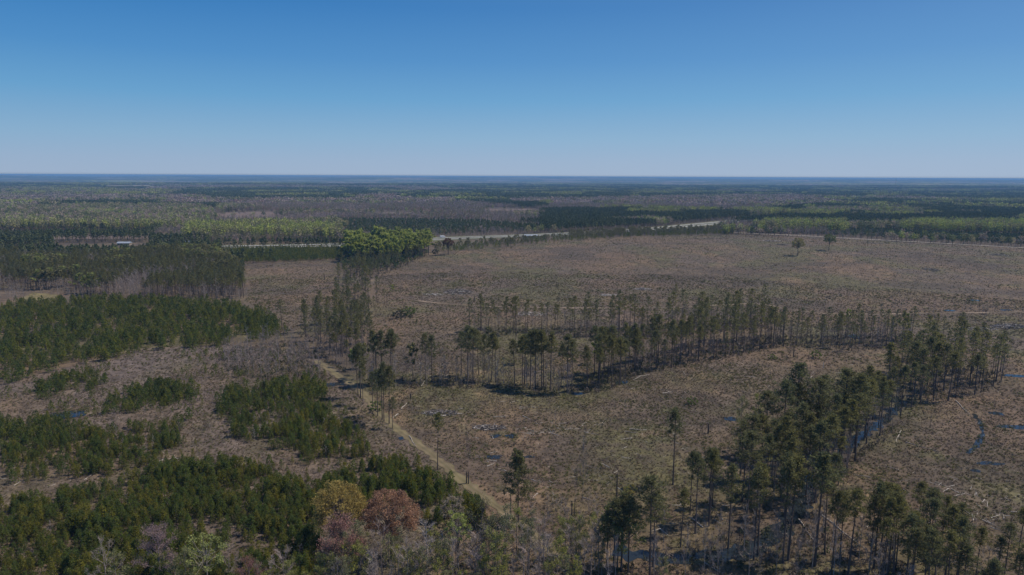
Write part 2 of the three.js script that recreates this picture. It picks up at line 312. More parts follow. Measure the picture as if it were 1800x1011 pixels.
  for (const [l, x, y, a, b, t] of [['blue puddle in the mauve cut beside young pines', 115, 731, 6, 5.5, 0], ['blue pool at the foot of the front pine row', 1017, 692, 3.2, 2.2, 0], ['pool by the knot of pines in the row', 1092, 672, 4, 2.4, -.6], ['blue puddle with a pale stick lying in it', 896, 766, 2.6, 2, 0],
    ['small round puddle among brush piles', 871, 767, 2, 1.8, 0], ['puddle beside the lone dead stem', 868, 804, 3, 1.8, 0], ['faint puddle near the round lone pine', 930, 803, 1.8, 1, 0], ['puddle in the cut beside pale debris', 1285, 737, 3.2, 2.6, .2], ['long blue pool right of the winding stream', 1790, 751, 6.5, 2.4, 0],
    ['wet hollow with pale grass', 1752, 727, 3, 2, 0], ['broken wet patch among debris sticks', 1740, 815, 4, 1.5, .1], ['small wet patch under the broken sticks', 1716, 828, 1.6, 1.2, 0], ['bright stream reach beside the last pine', 1785, 661, 7, 2.2, .05], ['roadside puddle by the pale fallen log', 708, 770, 1.4, 2.4, .5],
    ['pool among thin trunks of the east row', 1503, 592, 3, 6, .2], ['wet streak on the far side of the sand road', 1712, 528, 5, 3, .2], ['pale wet patch beside the sand road', 1668, 546, 5, 2.6, 0], ['second pale wet patch beside the sand road', 1768, 545, 5, 2.6, 0], ['dark pool where the track meets the row', 590, 676, 5, 3, 0]]) pool('pool_water', l, x, y, a, b, t);
}

// ---------------------------------------------------------------- trees: one maker for each kind
const NEEDLE = leafMat(1, 1, 1, .58), LEAF = leafMat(1, 1, 1, .45), BARK = new THREE.MeshStandardMaterial({ vertexColors: true, roughness: 1 });
function bendTrunk(s, H, r0, r1, lean, segs, sides, tone) {
  const pts = [], a = rnd() * 6.28; let x = 0, z = 0;
  for (let k = 0; k <= segs; k++) { const t = k / segs; pts.push(V(x, t * H, z)); x += Math.cos(a) * lean * H / segs * rr(.3, 1.2); z += Math.sin(a) * lean * H / segs * rr(.3, 1.2); }
  pts[0].y = -.4;
  for (let k = 0; k < segs; k++) { const t = k / segs; s.tube(pts[k], pts[k + 1], lerp(r0, r1, t) * (k ? 1 : 1.25), lerp(r0, r1, (k + 1) / segs), sides, tone); }
  return (t) => { const f = clamp(t) * segs, i = Math.min(segs - 1, Math.floor(f)); return pts[i].clone().lerp(pts[i + 1], f - i); };
}
// tall pine, 23 m: bare stem, open crown of limbs that end in needle tufts
function pineGeo({ H = 23, base = .58, spread = 3.3, limbs = 24, tufts = 6, tris = 10, lean = .02, len = 1.0, wide = .24, tint = [1, 1, 1], stubs = 4 }) {
  const w = new Soup(), f = new Soup(), bark = [.115, .088, .075];
  const at = bendTrunk(w, H, .24, .06, lean, 7, 6, bark);
  for (let k = 0; k < stubs; k++) { const t = rr(.3, base), o = at(t), a = rnd() * 6.28; w.tube(o, o.clone().add(V(Math.cos(a) * rr(.4, 1.3), rr(-.2, .3), Math.sin(a) * rr(.4, 1.3))), .05, .02, 3, bark); }
  let a = rnd() * 6.28;
  for (let k = 0; k < limbs; k++) {
    const u = (k + rnd() * .8) / limbs, t = base + (1 - base) * u * .97, o = at(t); a += 2.4 + rr(-.5, .5);
    const L = spread * (u < .3 ? lerp(.62, 1, u / .3) : lerp(1, .25, (u - .3) / .7)) * rr(.6, 1.2), e = lerp(.05, .85, u) + rr(-.15, .2), d = V(Math.cos(a) * Math.cos(e), Math.sin(e), Math.sin(a) * Math.cos(e)), end = o.clone().addScaledVector(d, L);
    w.tube(o, end, .065, .02, 3, bark);
    for (let q = 0; q < tufts; q++) {
      const s = lerp(.38, 1.05, (q + rnd()) / tufts), c = o.clone().lerp(end, s).add(V(rr(-.55, .55), rr(-.15, .5), rr(-.55, .55)).multiplyScalar(.6 + .5 * L / spread)), b = rr(.72, 1.25);
      f.spray(c, tris, len, wide, .35, [.192 * b * tint[0], .192 * b * tint[1], .080 * b * tint[2]]);
    }
  }
  for (let q = 0; q < 4; q++) f.spray(at(1).add(V(rr(-.4, .4), rr(-.6, .3), rr(-.4, .4))), tris, len, wide, .5, [.12 * tint[0], .13 * tint[1], .06 * tint[2]]);
  return { trunk: w.build(), crown: f.build() };
}
// young pine, 5 m: a full cone of upswept shoots to the ground
function youngGeo({ H = 5, spread = 1.5, rings = 8, per = 5, tris = 14, len = .52, wide = .16, tint = [1, 1, 1] }) {
  const w = new Soup(), f = new Soup(), bark = [.10, .075, .055];
  const at = bendTrunk(w, H * .94, .08, .02, .02, 3, 4, bark);
  for (let k = 0; k < rings; k++) {
    const u = (k + .4) / rings, R = spread * Math.pow(1 - u, .75) * rr(.75, 1.2) + .1;
    for (let q = 0; q < per; q++) {
      const a = (q + rnd() * .7) / per * 6.28 + k, o = at(.06 + .9 * u), end = o.clone().add(V(Math.cos(a) * R, R * .35, Math.sin(a) * R)), b = rr(.72, 1.28);
      if (k < 3 && q % 2) w.tube(o, end, .025, .01, 3, bark);
      f.spray(o.clone().lerp(end, rr(.55, .95)), tris, len * rr(.8, 1.2), wide, .7, [.158 * b * tint[0], .190 * b * tint[1], .032 * b * tint[2]]);
    }
  }
  f.spray(at(1), 8, len * 1.1, wide * .7, 1.4, [.17 * tint[0], .175 * tint[1], .055 * tint[2]]);
  return { trunk: w.build(), crown: f.build() };
}
// broadleaf tree: forking limbs and twigs, with or without young leaves
function broadGeo({ H = 16, spread = 4.5, limbs = 9, forks = 5, twigs = 4, fine = 0, clear = .28, bark = [.15, .125, .11], bud = 0, size = .3, tone = [.2, .24, .06], cover = 1, lean = .03, r0 = .2, tr = .022 }) {
  const w = new Soup(), f = new Soup(), at = bendTrunk(w, H * .86, r0, .05, lean, 6, 6, bark);
  let a = rnd() * 6.28; const tips = [];
  for (let k = 0; k < limbs; k++) {
    const u = (k + .5 * rnd()) / limbs, o = at(clear + (.97 - clear) * u); a += 2.4 + rr(-.4, .4);
    const e = lerp(.55, 1.15, u) + rr(-.15, .15), L = lerp(spread * 1.15, spread * .55, u) * rr(.75, 1.15), d = V(Math.cos(a) * Math.cos(e), Math.sin(e), Math.sin(a) * Math.cos(e)), end = o.clone().addScaledVector(d, L), mid = o.clone().lerp(end, .5).add(V(rr(-.3, .3), rr(-.35, .1), rr(-.3, .3)));
    w.tube(o, mid, r0 * .36, r0 * .24, 4, bark); w.tube(mid, end, r0 * .24, .03, 3, bark);
    for (let q = 0; q < forks; q++) {
      const s = rr(.35, 1), p = s < .5 ? o.clone().lerp(mid, s * 2) : mid.clone().lerp(end, s * 2 - 1), g = d.clone().add(V(rr(-.9, .9), rr(-.25, .7), rr(-.9, .9))).normalize(), l = rr(.22, .45) * spread, pe = p.clone().addScaledVector(g, l);
      w.tube(p, pe, .045, tr, 3, bark);
      for (let m = 0; m < twigs; m++) {
        const tp = p.clone().lerp(pe, rr(.3, 1)), tg = g.clone().add(V(rr(-.9, .9), rr(-.4, .8), rr(-.9, .9))).normalize(), te = tp.clone().addScaledVector(tg, rr(.12, .26) * spread);
        w.tube(tp, te, tr, .003, 3, bark); tips.push(tp.clone().lerp(te, .5), te);
        for (let n = 0; n < fine; n++) { const b = tp.clone().lerp(te, rr(.2, .9)), fe = b.clone().add(V(rr(-.6, .6), rr(-.2, .6), rr(-.6, .6))); w.tube(b, fe, tr * .8, .003, 3, bark); tips.push(fe); }
      }
    }
  }
  if (bud) for (let k = 0; k < bud; k++) {
    const t = pick(tips); if (cover < 1 && noise(t.x / 1.6 + 7, t.y / 1.6 + t.z / 1.6) > cover) continue;
    const b = rr(.65, 1.3); f.leaf(t.clone().add(V(rr(-.5, .5), rr(-.4, .4), rr(-.5, .5))), size * rr(.6, 1.3), [tone[0] * b, tone[1] * b, tone[2] * b]);
  }
  return bud ? { trunk: w.build(), crown: f.build() } : { trunk: w.build() };
}
// broadleaf in full leaf: lobes of leaf faces through a rounded volume on forking limbs
function lobedGeo({ H = 15, rx = 6, ry = 4.6, lobes = 34, leaves = 110, size = .38, tone = [.2, .15, .05], bark = [.11, .09, .075], r0 = .3, low = .45, shell = .62 }) {
  const w = new Soup(), f = new Soup(), at = bendTrunk(w, H * .72, r0, .1, .02, 5, 6, bark), c = V(0, H - ry, 0);
  for (let k = 0; k < lobes; k++) {
    const y = 1 - (k + .5) / lobes * (1 + low), a = k * 2.4 + rr(-.3, .3), s = Math.sqrt(Math.max(0, 1 - y * y)), q = rr(shell, 1), o = c.clone().add(V(Math.cos(a) * s * rx * q, y * ry * q, Math.sin(a) * s * rx * q)), R = rr(.15, .27) * rx, b0 = rr(.8, 1.2);
    const j = at(rr(.45, 1)); w.tube(j, j.clone().lerp(o, .55).add(V(0, -.3, 0)), r0 * .35, r0 * .2, 4, bark); w.tube(j.clone().lerp(o, .55).add(V(0, -.3, 0)), o, r0 * .2, .03, 3, bark);
    for (let n = 0; n < leaves; n++) {
      const d = V(rnd() - .5, rnd() - .42, rnd() - .5).normalize().multiplyScalar(R * Math.pow(rnd(), .45)), b = b0 * rr(.7, 1.3); d.y *= .75;
      f.leaf(o.clone().add(d), size * rr(.6, 1.3), [tone[0] * b, tone[1] * b, tone[2] * b]);
    }
  }
  return { trunk: w.build(), crown: f.build() };
}
const times = (n, fn) => Array.from({ length: n }, (_, k) => fn(k));
const KINDS = {
  tall_pine: { H: 23, cat: 'pine tree', crown: NEEDLE, most: 295, woods: 'pine_woods', woodsLabel: 'further tall pines of the same rows and the mixed pine wood', cut: 380,
    hi: times(7, (k) => pineGeo({ base: [.60, .66, .70, .62, .74, .55, .68][k], spread: [4.2, 3.7, 3.2, 4.6, 2.9, 4.4, 3.8][k], limbs: [30, 28, 24, 32, 20, 34, 26][k], lean: [.01, .03, .015, .02, .05, .015, .07][k], tint: [[1, 1, 1], [1.1, 1.05, .9], [.9, .95, 1], [1, 1, 1.05], [1.15, 1.1, .9], [.85, .92, 1], [1.05, 1, .9]][k], stubs: k * 2 })),
    lo: times(4, (k) => pineGeo({ limbs: 18, tufts: 4, tris: 6, len: 1.2, wide: .42, base: [.55, .62, .5, .66][k], spread: [4.2, 3.8, 4.6, 3.4][k], tint: [[1, 1, 1], [1.1, 1.05, .9], [.9, .95, 1], [1.15, 1.1, .9]][k] })) },
  young_pine: { H: 5, cat: 'pine tree', crown: NEEDLE, most: 295, woods: 'young_pine_plantation', woodsLabel: 'dense rows of further young pines in the plantation', cut: 300,
    hi: times(5, (k) => youngGeo({ spread: [1.5, 1.3, 1.7, 1.2, 1.5][k], tint: [[1, 1, 1], [1.3, 1.15, .9], [.82, .92, 1.1], [1.6, 1.25, 1], [1, 1.08, 1]][k] })),
    lo: times(3, (k) => youngGeo({ rings: 5, per: 4, tris: 6, len: .9, wide: .42, tint: [[1, 1, 1], [1.3, 1.15, .9], [.82, .92, 1.1]][k] })) },
  bare_tree: { H: 15, cat: 'bare tree', crown: LEAF, most: 290, woods: 'bare_woods', woodsLabel: 'further leafless grey saplings and trees between the pines', cut: 330,
    hi: times(5, (k) => broadGeo({ H: 15, spread: [4, 3.2, 3.6, 4.4, 2.6][k], limbs: [9, 9, 8, 10, 8][k], forks: 6, twigs: 5, fine: 2, bark: [[.30, .255, .225], [.34, .29, .265], [.26, .215, .19], [.31, .25, .23], [.37, .325, .30]][k], r0: .15 })),
    lo: times(3, (k) => broadGeo({ H: 15, spread: [3, 2.4, 3.4][k], limbs: 8, forks: 4, twigs: 4, bark: [[.28, .24, .22], [.32, .27, .25], [.25, .21, .185]][k], r0: .13, tr: .035 })) },
  budding_tree: { H: 16, cat: 'budding tree', crown: LEAF, most: 290, woods: 'budding_woods', woodsLabel: 'further hardwoods in pale spring leaf', cut: 330,
    hi: times(4, (k) => broadGeo({ H: 16, spread: [4, 3.4, 4.4, 3][k], limbs: 9, forks: 5, twigs: 4, bark: [.19, .165, .14], bud: [2600, 2000, 2400, 1500][k], size: .30, tone: [[.28, .29, .09], [.23, .235, .10], [.21, .215, .115], [.30, .31, .075]][k], cover: [.75, .62, .7, .8][k], r0: .17 })),
    lo: times(4, (k) => broadGeo({ H: 16, spread: [3.6, 4, 3.2, 4.2][k], limbs: 8, forks: 3, twigs: 3, bark: [.15, .13, .11], bud: 760, size: .85, tone: [[.36, .40, .10], [.29, .315, .10], [.38, .42, .10], [.24, .225, .10]][k], r0: .2, tr: .04, clear: .4 })) },
};
const items = Object.fromEntries(Object.keys(KINDS).map((k) => [k, []]));
const put = (kind, x, z, h, label, group, o = {}) => items[kind].push({ x, z, h, label, group, turn: rnd() * 6.28, lean: o.lean ?? 0, leanTo: o.leanTo ?? 0, v: o.v ?? -1, wide: o.wide ?? rr(.85, 1.15), q: rnd() });
const putPx = (kind, bx, by, top, label, group, o) => { const g = ground(bx, by); put(kind, g.x, g.z, tallness(g, bx, top), label, group, o); };
const clearOf = (x, z, d = 3.6) => nearLine(track, x, z) > d;

// -- young plantation, left
youngStands.forEach((A, n) => scatter(A, n === 0 ? 3.2 : n >= 5 ? 1.78 : 2.0, (x0, z0) => {
  const x = x0 + 10 * (fbm(x0 / 7, z0 / 7, 2) - .5) + rr(-1, 1), z = z0 + 15 * (fbm(x0 / 7 + 30, z0 / 7, 2) - .5) + rr(-1, 1);
  if (!clearOf(x, z, 5)) return; const gap = fbm(x / 12 + 50, z / 12, 2); if (gap < .24 && n) return; if (n === 0 && (gap < .27 || rnd() < .05)) { if (rnd() < .12) put('bare_tree', x, z, rr(4, 8), 'grey leafless sapling in a gap of the far dark plantation block', 'bare saplings of the plantation gaps'); return; }
  put('young_pine', x, z, (n === 0 ? 6.2 : n >= 5 ? 5.0 : 4.4) * rr(.5, 1.25) * (.6 + .8 * gap), ['young pine in the far dark plantation block', 'young pine in the small island of the mauve cut', 'young pine in the long island of the mauve cut', 'young pine in the block beside the bare thicket', 'young pine in the block above the brown strip', 'bushy young pine in the big dense plantation block', 'bushy young pine in the block beside the dirt track'][n], 'young pines of the plantation');
}));
sparseYoung.forEach((A) => scatter(A, 4.4, (x, z) => { if (clearOf(x, z, 6) && fbm(x / 16, z / 16 + 9, 2) > .49) put('young_pine', x, z, rr(1.2, 4.2), 'lone yellow-green pine sapling on the open mauve cut', 'scattered pine saplings', { v: pick([1, 3, 0]) }); }));
scatter(youngStrip, 4, (x, z) => put('young_pine', x, z, rr(5, 8), 'young pine in the strip beside the highway', 'young pines below the highway'));
// -- tall pines beside the track
for (const [x, y, t] of [[630, 697, 612], [634, 699, 606], [638, 711, 640], [655, 716, 655], [664, 731, 652], [672, 738, 648], [675, 741, 640], [684, 745, 646], [690, 753, 700]]) putPx('tall_pine', x, y, t, 'slim pine standing beside the dirt track', 'slim pines beside the track');
putPx('tall_pine', 769, 826, 728, 'thin lone pine with a broken cross branch beside the dirt track', null, { v: 4 });
putPx('tall_pine', 1183, 852, 722, 'lone slender pine standing in the open clear-cut', null, { v: 2 });
putPx('tall_pine', 1258, 529, 501, 'lone pine with dark tuft top on the clear-cut behind the row', null, { v: 2 });
putPx('tall_pine', 1187, 534, 500, 'thin lone pine beside the dark-tufted one on the clear-cut', null, { v: 4 });
putPx('tall_pine', 676, 530, 508, 'short lone pine right of the centre row', null, { v: 4 });
putPx('tall_pine', 496, 582, 528, 'round-headed pine standing left of the centre grove', null, { v: 0, wide: 1.3 });
putPx('tall_pine', 537, 607, 560, 'slim pine at the thicket edge left of the centre grove', null, { v: 4 });
// -- rows across the clear-cut
const front = [[663, 676, 590], [672, 678, 584], [687, 674, 583], [690, 676, 582], [748, 668, 588], [759, 671, 592], [811, 660, 585], [822, 668, 576], [831, 674, 580], [842, 660, 582], [851, 664, 590], [864, 668, 586], [871, 672, 596], [905, 676, 600], [918, 678, 592], [922, 676, 590], [932, 684, 586], [941, 684, 582], [952, 686, 584], [955, 680, 588], [967, 688, 588], [986, 680, 606], [997, 690, 590], [1005, 690, 600]];
for (const [x, y, t] of front) putPx('tall_pine', x, y, t, 'bare-stemmed pine in the open front row of the clear-cut', 'pines of the front row');
scatter(rowKnot, 5.6, (x, z) => put('tall_pine', x, z, rr(16, 26), 'pine in the dense knot at the bend of the front row', 'pines of the row knot'));
scatter(rowRise, 7.4, (x, z) => put('tall_pine', x, z, rr(14, 26), 'pine in the thick middle of the row over dark shadow', 'pines of the middle row'));
scatter(rowEast, 8.2, (x, z) => put('tall_pine', x, z, rr(13, 22), 'spindly pine in the thin east end of the row', 'pines of the east row', { v: pick([2, 4, 6, 1]) }));
scatter(backRow, 8.5, (x, z) => put('tall_pine', x, z, rr(13, 25), 'pine in the back row behind the front row', 'pines of the back row'));
putPx('tall_pine', 857, 578, 528, 'leaning pine with dense dark head in the back row', null, { lean: .2, leanTo: -.1, v: 5 });
for (const [x, y, t] of [[1658, 588, 556], [1646, 592, 552], [1690, 596, 550]]) putPx('tall_pine', x, y, t, 'small pine standing between the east row and the east grove', 'small pines by the east grove');
// -- centre-left grove and its rows
scatter(centreGrove, 8.2, (x, z) => put('tall_pine', x, z, rr(15, 23), 'leafy pine in the centre grove above the thicket', 'pines of the centre grove'));
scatter(centreRow, 10.2, (x, z) => put('tall_pine', x + rr(-7, 7), z, rr(11, 23), 'pine in the narrow row running up to the highway', 'pines of the centre row'));
scatter(tailRow, 11, (x, z) => put('tall_pine', x, z, rr(12, 18), 'bare-stemmed pine at the far end of the row, below the lime hardwoods', 'pines at the end of the centre row', { v: pick([2, 4, 6]) }));
// -- ditch groves, right
scatter(eastGrove, 8, (x, z) => put('tall_pine', x, z, rr(15, 26), 'dark pine in the east grove beyond the fallen trunk', 'pines of the east grove', { wide: rr(1, 1.3) }));
scatter(southGrove, 7.4, (x, z) => put('tall_pine', x, z, rr(15, 26.5), 'dark pine in the dense grove over the ditch water', 'pines of the ditch grove', { wide: rr(1, 1.3) }));
for (const [x, y, t] of [[1302, 836, 742], [1318, 846, 730], [1345, 800, 690], [1396, 792, 642], [1372, 810, 672], [1430, 800, 668], [1478, 790, 652], [1502, 796, 660]]) putPx('tall_pine', x, y, t, 'tall pine at the clear-cut edge of the ditch grove', 'pines at the edge of the ditch grove', { wide: 1.2, v: pick([0, 3, 5]) });
for (const [x, y, t] of [[1213, 905, 795], [1196, 962, 860], [1222, 938, 800], [1246, 925, 792], [1252, 890, 795], [1280, 965, 820], [1325, 985, 825], [1332, 975, 815], [1376, 990, 812], [1385, 985, 806], [1432, 995, 800], [1450, 974, 818], [1461, 1012, 862], [1476, 985, 866], [1490, 1015, 858], [1528, 1005, 872], [1536, 1000, 850], [1552, 1018, 872], [1560, 1012, 868], [1570, 1015, 870], [1574, 1002, 880], [1602, 1030, 900]]) putPx('tall_pine', x, y, t, 'straight bare-stemmed pine on the ditch bank above fallen trunks', 'pines of the ditch bank', { v: pick([1, 2, 4, 6, 0]) });
for (const [x, y, t] of [[1078, 1010, 880], [1092, 1005, 870], [1104, 1008, 876], [1142, 1012, 842], [1148, 996, 868], [1066, 1000, 900]]) putPx('tall_pine', x, y, t, 'pine at the near end of the ditch water', 'pines at the ditch end', { wide: 1.15, v: pick([0, 3, 5]) });
for (const [x, y, t] of [[1624, 1035, 925], [1655, 955, 872], [1682, 985, 906], [1640, 1045, 945], [1715, 1015, 926], [1752, 1020, 946], [1690, 1060, 960], [1785, 1055, 975], [1740, 1075, 985], [1600, 1060, 930]]) putPx('tall_pine', x, y, t, 'spreading pine of the loose group past the ditch bank', 'pines past the ditch bank', { wide: 1.35, v: pick([0, 3, 5, 1]) });
putPx('tall_pine', 1246, 916, 790, 'dark-headed forked pine near the ditch water', null, { v: 5, wide: 1.1 });
scatter(area([[556, 616], [600, 606], [655, 602], [664, 684], [626, 694], [586, 660]]), 9.5, (x, z) => { if (clearOf(x, z, 4)) put('tall_pine', x, z, rr(12, 21), 'pine in the belt between the track bend and the centre grove', 'pines of the track belt', { v: pick([1, 2, 4, 6]) }); });
scatter(area([[556, 616], [600, 606], [655, 602], [664, 684], [626, 694], [586, 660]]), 4.6, (x, z) => { if (clearOf(x, z, 3.5)) put('bare_tree', x, z, rr(6, 15), 'grey leafless stem in the belt by the track bend', 'leafless stems of the track belt', { wide: rr(.5, .9) }); });
scatter(southEast, 8.5, (x, z) => put('tall_pine', x, z, rr(13, 21), 'pine of the loose wood below the ditch bank', 'pines below the ditch bank', { wide: rr(1, 1.4) }));
scatter(southEast, 8, (x, z) => put('bare_tree', x, z, rr(7, 14), 'leafless tree of the loose wood below the ditch bank', 'leafless trees below the ditch bank'));
// -- mid-left mixed wood
scatter(leftPines, 5.2, (x, z) => { const n = fbm(x / 40, z / 40 + 20, 2); put(n > .62 ? 'budding_tree' : n < .32 ? 'bare_tree' : 'tall_pine', x, z, rr(12, 20), n > .62 ? 'olive spring hardwood inside the left pine wood' : n < .32 ? 'leafless tree inside the left pine wood' : 'pine of the dense left wood', 'trees of the left wood', { v: n > .62 ? pick([1, 3]) : -1, wide: rr(1, 1.35) }); });
scatter(leftEdge, 6.4, (x, z) => { if (inside(meadow, x, z)) return; put('bare_tree', x, z, rr(8, 15), 'grey leafless tree along the lower edge of the left wood', 'trees on the edge of the left wood'); });
// -- grey thicket, saplings in the rows
scatter(thicket, 5.4, (x, z) => { if (clearOf(x, z, 4)) put('bare_tree', x, z, rr(5, 15), 'grey leafless sapling in the thicket beside the dirt track', 'bare saplings of the thicket', { v: pick([0, 1, 4, 2]) }); });
for (const [A, s, l] of [[frontRow, 4.6, 'thin leafless stem among the front-row pines'], [rowRise, 5, 'thin leafless stem among the middle-row pines'], [rowEast, 4.4, 'thin leafless stem in the east end of the row'], [backRow, 5.4, 'thin leafless stem among the back-row pines'], [eastGrove, 8, 'leafless tree among the east grove pines'], [southGrove, 7, 'leafless tree among the ditch grove pines'], [ditchBank, 7, 'leafless tree on the ditch bank'], [centreGrove, 8, 'leafless tree among the centre grove pines']]) scatter(A, s, (x, z) => put('bare_tree', x, z, rr(8, 18), l, 'leafless stems among the pines', { wide: rr(.4, .7) }));
scatter(area([[1480, 552], [1700, 556], [1800, 562], [1800, 552], [1600, 546]]), 9, (x, z) => put('bare_tree', x, z, rr(6, 13), 'leafless tree in the loose line along the sand road', 'leafless trees by the sand road', { wide: .7 }));
for (const [x, y, t, l] of [[725, 668, 604, 'green-leaved slim tree left in the front row'], [640, 668, 604, 'lime-leaved tree where the track crosses the row'], [620, 652, 612, 'pale-leaved tree beside the sandy bend of the track'], [920, 640, 586, 'bright lime tree top in the front row'], [1048, 640, 588, 'bright lime tree at the knot of the row'], [830, 610, 577, 'lime shrub-tree by the end of the back row'], [858, 612, 574, 'second lime shrub-tree by the end of the back row'], [1589, 598, 549, 'lime-leaved tree standing in the east row'], [1490, 574, 542, 'small lime tree near the sand road'], [1330, 760, 684, 'hazy green leafing tree beside the ditch grove'], [1300, 790, 690, 'thin green leafing tree at the open edge of the ditch grove'], [690, 520, 500, 'small pale leafing tree right of the centre row']]) putPx('budding_tree', x, y, t, l, null, { wide: .8 });
// -- lime hardwoods and highway edge
scatter(area([[612, 462], [690, 460], [752, 451], [757, 438], [612, 437]]), 7, (x, z) => put('budding_tree', x, z, rr(18, 29) * (.75 + .5 * noise(x / 12, z / 12)), 'lime-green hardwood in the tall clump beside the highway', 'lime hardwoods beside the highway', { v: pick([0, 2, 0, 2, 2, 1]), wide: rr(.8, 1.35) }));
scatter(area([[758, 446], [830, 441], [900, 434], [1000, 424.5], [1130, 417], [1292, 412], [1285, 405], [1130, 411], [1000, 417], [900, 426], [770, 436]]), 6, (x, z) => { const q = rnd(); put(q < .45 ? 'young_pine' : q < .75 ? 'bare_tree' : 'budding_tree', x, z, q < .45 ? rr(4, 9) : rr(6, 13), q < .45 ? 'young pine on the far edge of the clear-cut' : q < .75 ? 'leafless tree on the far edge of the clear-cut' : 'olive leafing tree on the far edge of the clear-cut', 'trees on the far edge of the clear-cut', { v: q < .75 ? -1 : 3 }); });
scatter(area([[1000, 423], [1140, 415], [1290, 410], [1285, 404], [1130, 410], [1000, 416]]), 13, (x, z) => put('budding_tree', x, z, rr(8, 14), 'olive leafing tree screening the highway', 'trees screening the highway', { v: 3, wide: 1.1 }));
scatter(leftCut, 7, (x, z) => { if (clearOf(x, z, 4) && rnd() < .34) put('bare_tree', x, z, rr(1.4, 5), 'small leafless shrub-tree on the mauve cut', 'leafless shrubs of the mauve cut'); });
scatter(clearcut, 24, (x, z) => { const r = Math.hypot(x, z); if (r < 900 && clearOf(x, z, 8) && rnd() < .22) put('bare_tree', x, z, rr(3, 9), 'thin leafless stem left standing on the open clear-cut', 'lone stems of the clear-cut', { wide: .45 }); });
// -- foreground hardwoods
scatter(area([[230, 1034], [400, 1024], [540, 1012], [540, 1085], [230, 1085]]), 6, (x, z) => { const q = rnd(); put(q < .65 ? 'bare_tree' : 'budding_tree', x, z, rr(6, 12), q < .65 ? 'twiggy leafless tree at the foot of the plantation' : 'pale leafing tree at the foot of the plantation', q < .65 ? 'leafless trees at the plantation foot' : 'leafing trees at the plantation foot'); });
scatter(area([[885, 925], [960, 905], [1065, 890], [1085, 970], [900, 1000]]), 4.8, (x, z) => { if (clearOf(x, z, 3)) put('bare_tree', x, z, rr(3, 9), 'low leafless shrub on the near clear-cut by the track end', 'leafless shrubs by the track end'); });
scatter(area([[560, 1006], [760, 990], [900, 985], [1075, 965], [1075, 1060], [540, 1085]]), 3.9, (x, z) => { const q = rnd() + .12; put(q < .72 ? 'bare_tree' : 'budding_tree', x, z, rr(8, 16), q < .72 ? 'grey-brown leafless tree in the band of hardwoods below the oaks' : 'pale leafing tree in the band of hardwoods below the oaks', q < .72 ? 'leafless hardwoods below the oaks' : 'leafing hardwoods below the oaks'); });
for (const [x, y, t, l] of [[1000, 1010, 915, 'grey leafless tree right of the dirt track end'], [960, 1020, 930, 'twiggy grey tree at the end of the dirt track'], [1020, 985, 900, 'tall thin leafless tree on the near clear-cut'], [700, 1045, 960, 'grey twiggy tree below the russet oak'], [752, 1030, 898, 'wide brownish leafless tree beside the russet oak'], [500, 1050, 962, 'thin leafless tree among young pines'], [190, 1050, 945, 'pale dead tree among young pines'], [930, 1040, 950, 'grey leafless tree near the dark-limbed tree'], [1045, 1000, 925, 'leafless tree by the ditch end'], [660, 1060, 985, 'low grey leafless tree at the bottom of the wood'], [455, 1045, 985, 'short twiggy tree beside the pink maple'], [840, 1050, 960, 'grey leafless tree below the lime-topped tree'], [1012, 880, 818, 'thin dead stem on the open near clear-cut'], [1024, 880, 770, 'needle-thin dead pine stem on the near clear-cut'], [823, 828, 762, 'thin dark dead stem beside the puddles']]) putPx('bare_tree', x, y, t, l, null, { wide: y < 900 ? .35 : 1.1 });
for (const [x, y, t, l, v] of [[330, 1062, 955, 'pale slender leafing tree beside the yellow-green leafing tree', 1], [735, 1050, 960, 'green-grey leafing tree below the russet oak', 2], [1085, 1000, 880, 'yellow-green leafing tree at the near end of the ditch', 0], [930, 1000, 905, 'hazy pale-green leafing tree near the lone broad pine', 2], [885, 1025, 898, 'olive leafing tree at the end of the track', 2], [208, 1065, 962, 'pale-green thin tree rising from the young pines', 1], [1165, 1035, 975, 'small pale leafing tree below the ditch water', 1], [780, 1040, 945, 'small leafing tree beside the lime-topped tree', 2], [1102, 880, 852, 'yellow leafing bush on the near clear-cut', 3], [872, 1050, 930, 'yellow-tinged leafing tree at the frame edge of the wood', 0]]) putPx('budding_tree', x, y, t, l, null, { v });

function thing(name, x, z, turn = 0) { const g = new THREE.Group(); g.name = numbered(name); g.position.set(x, height(x, z), z); g.rotation.y = turn; scene.add(g); return g; }
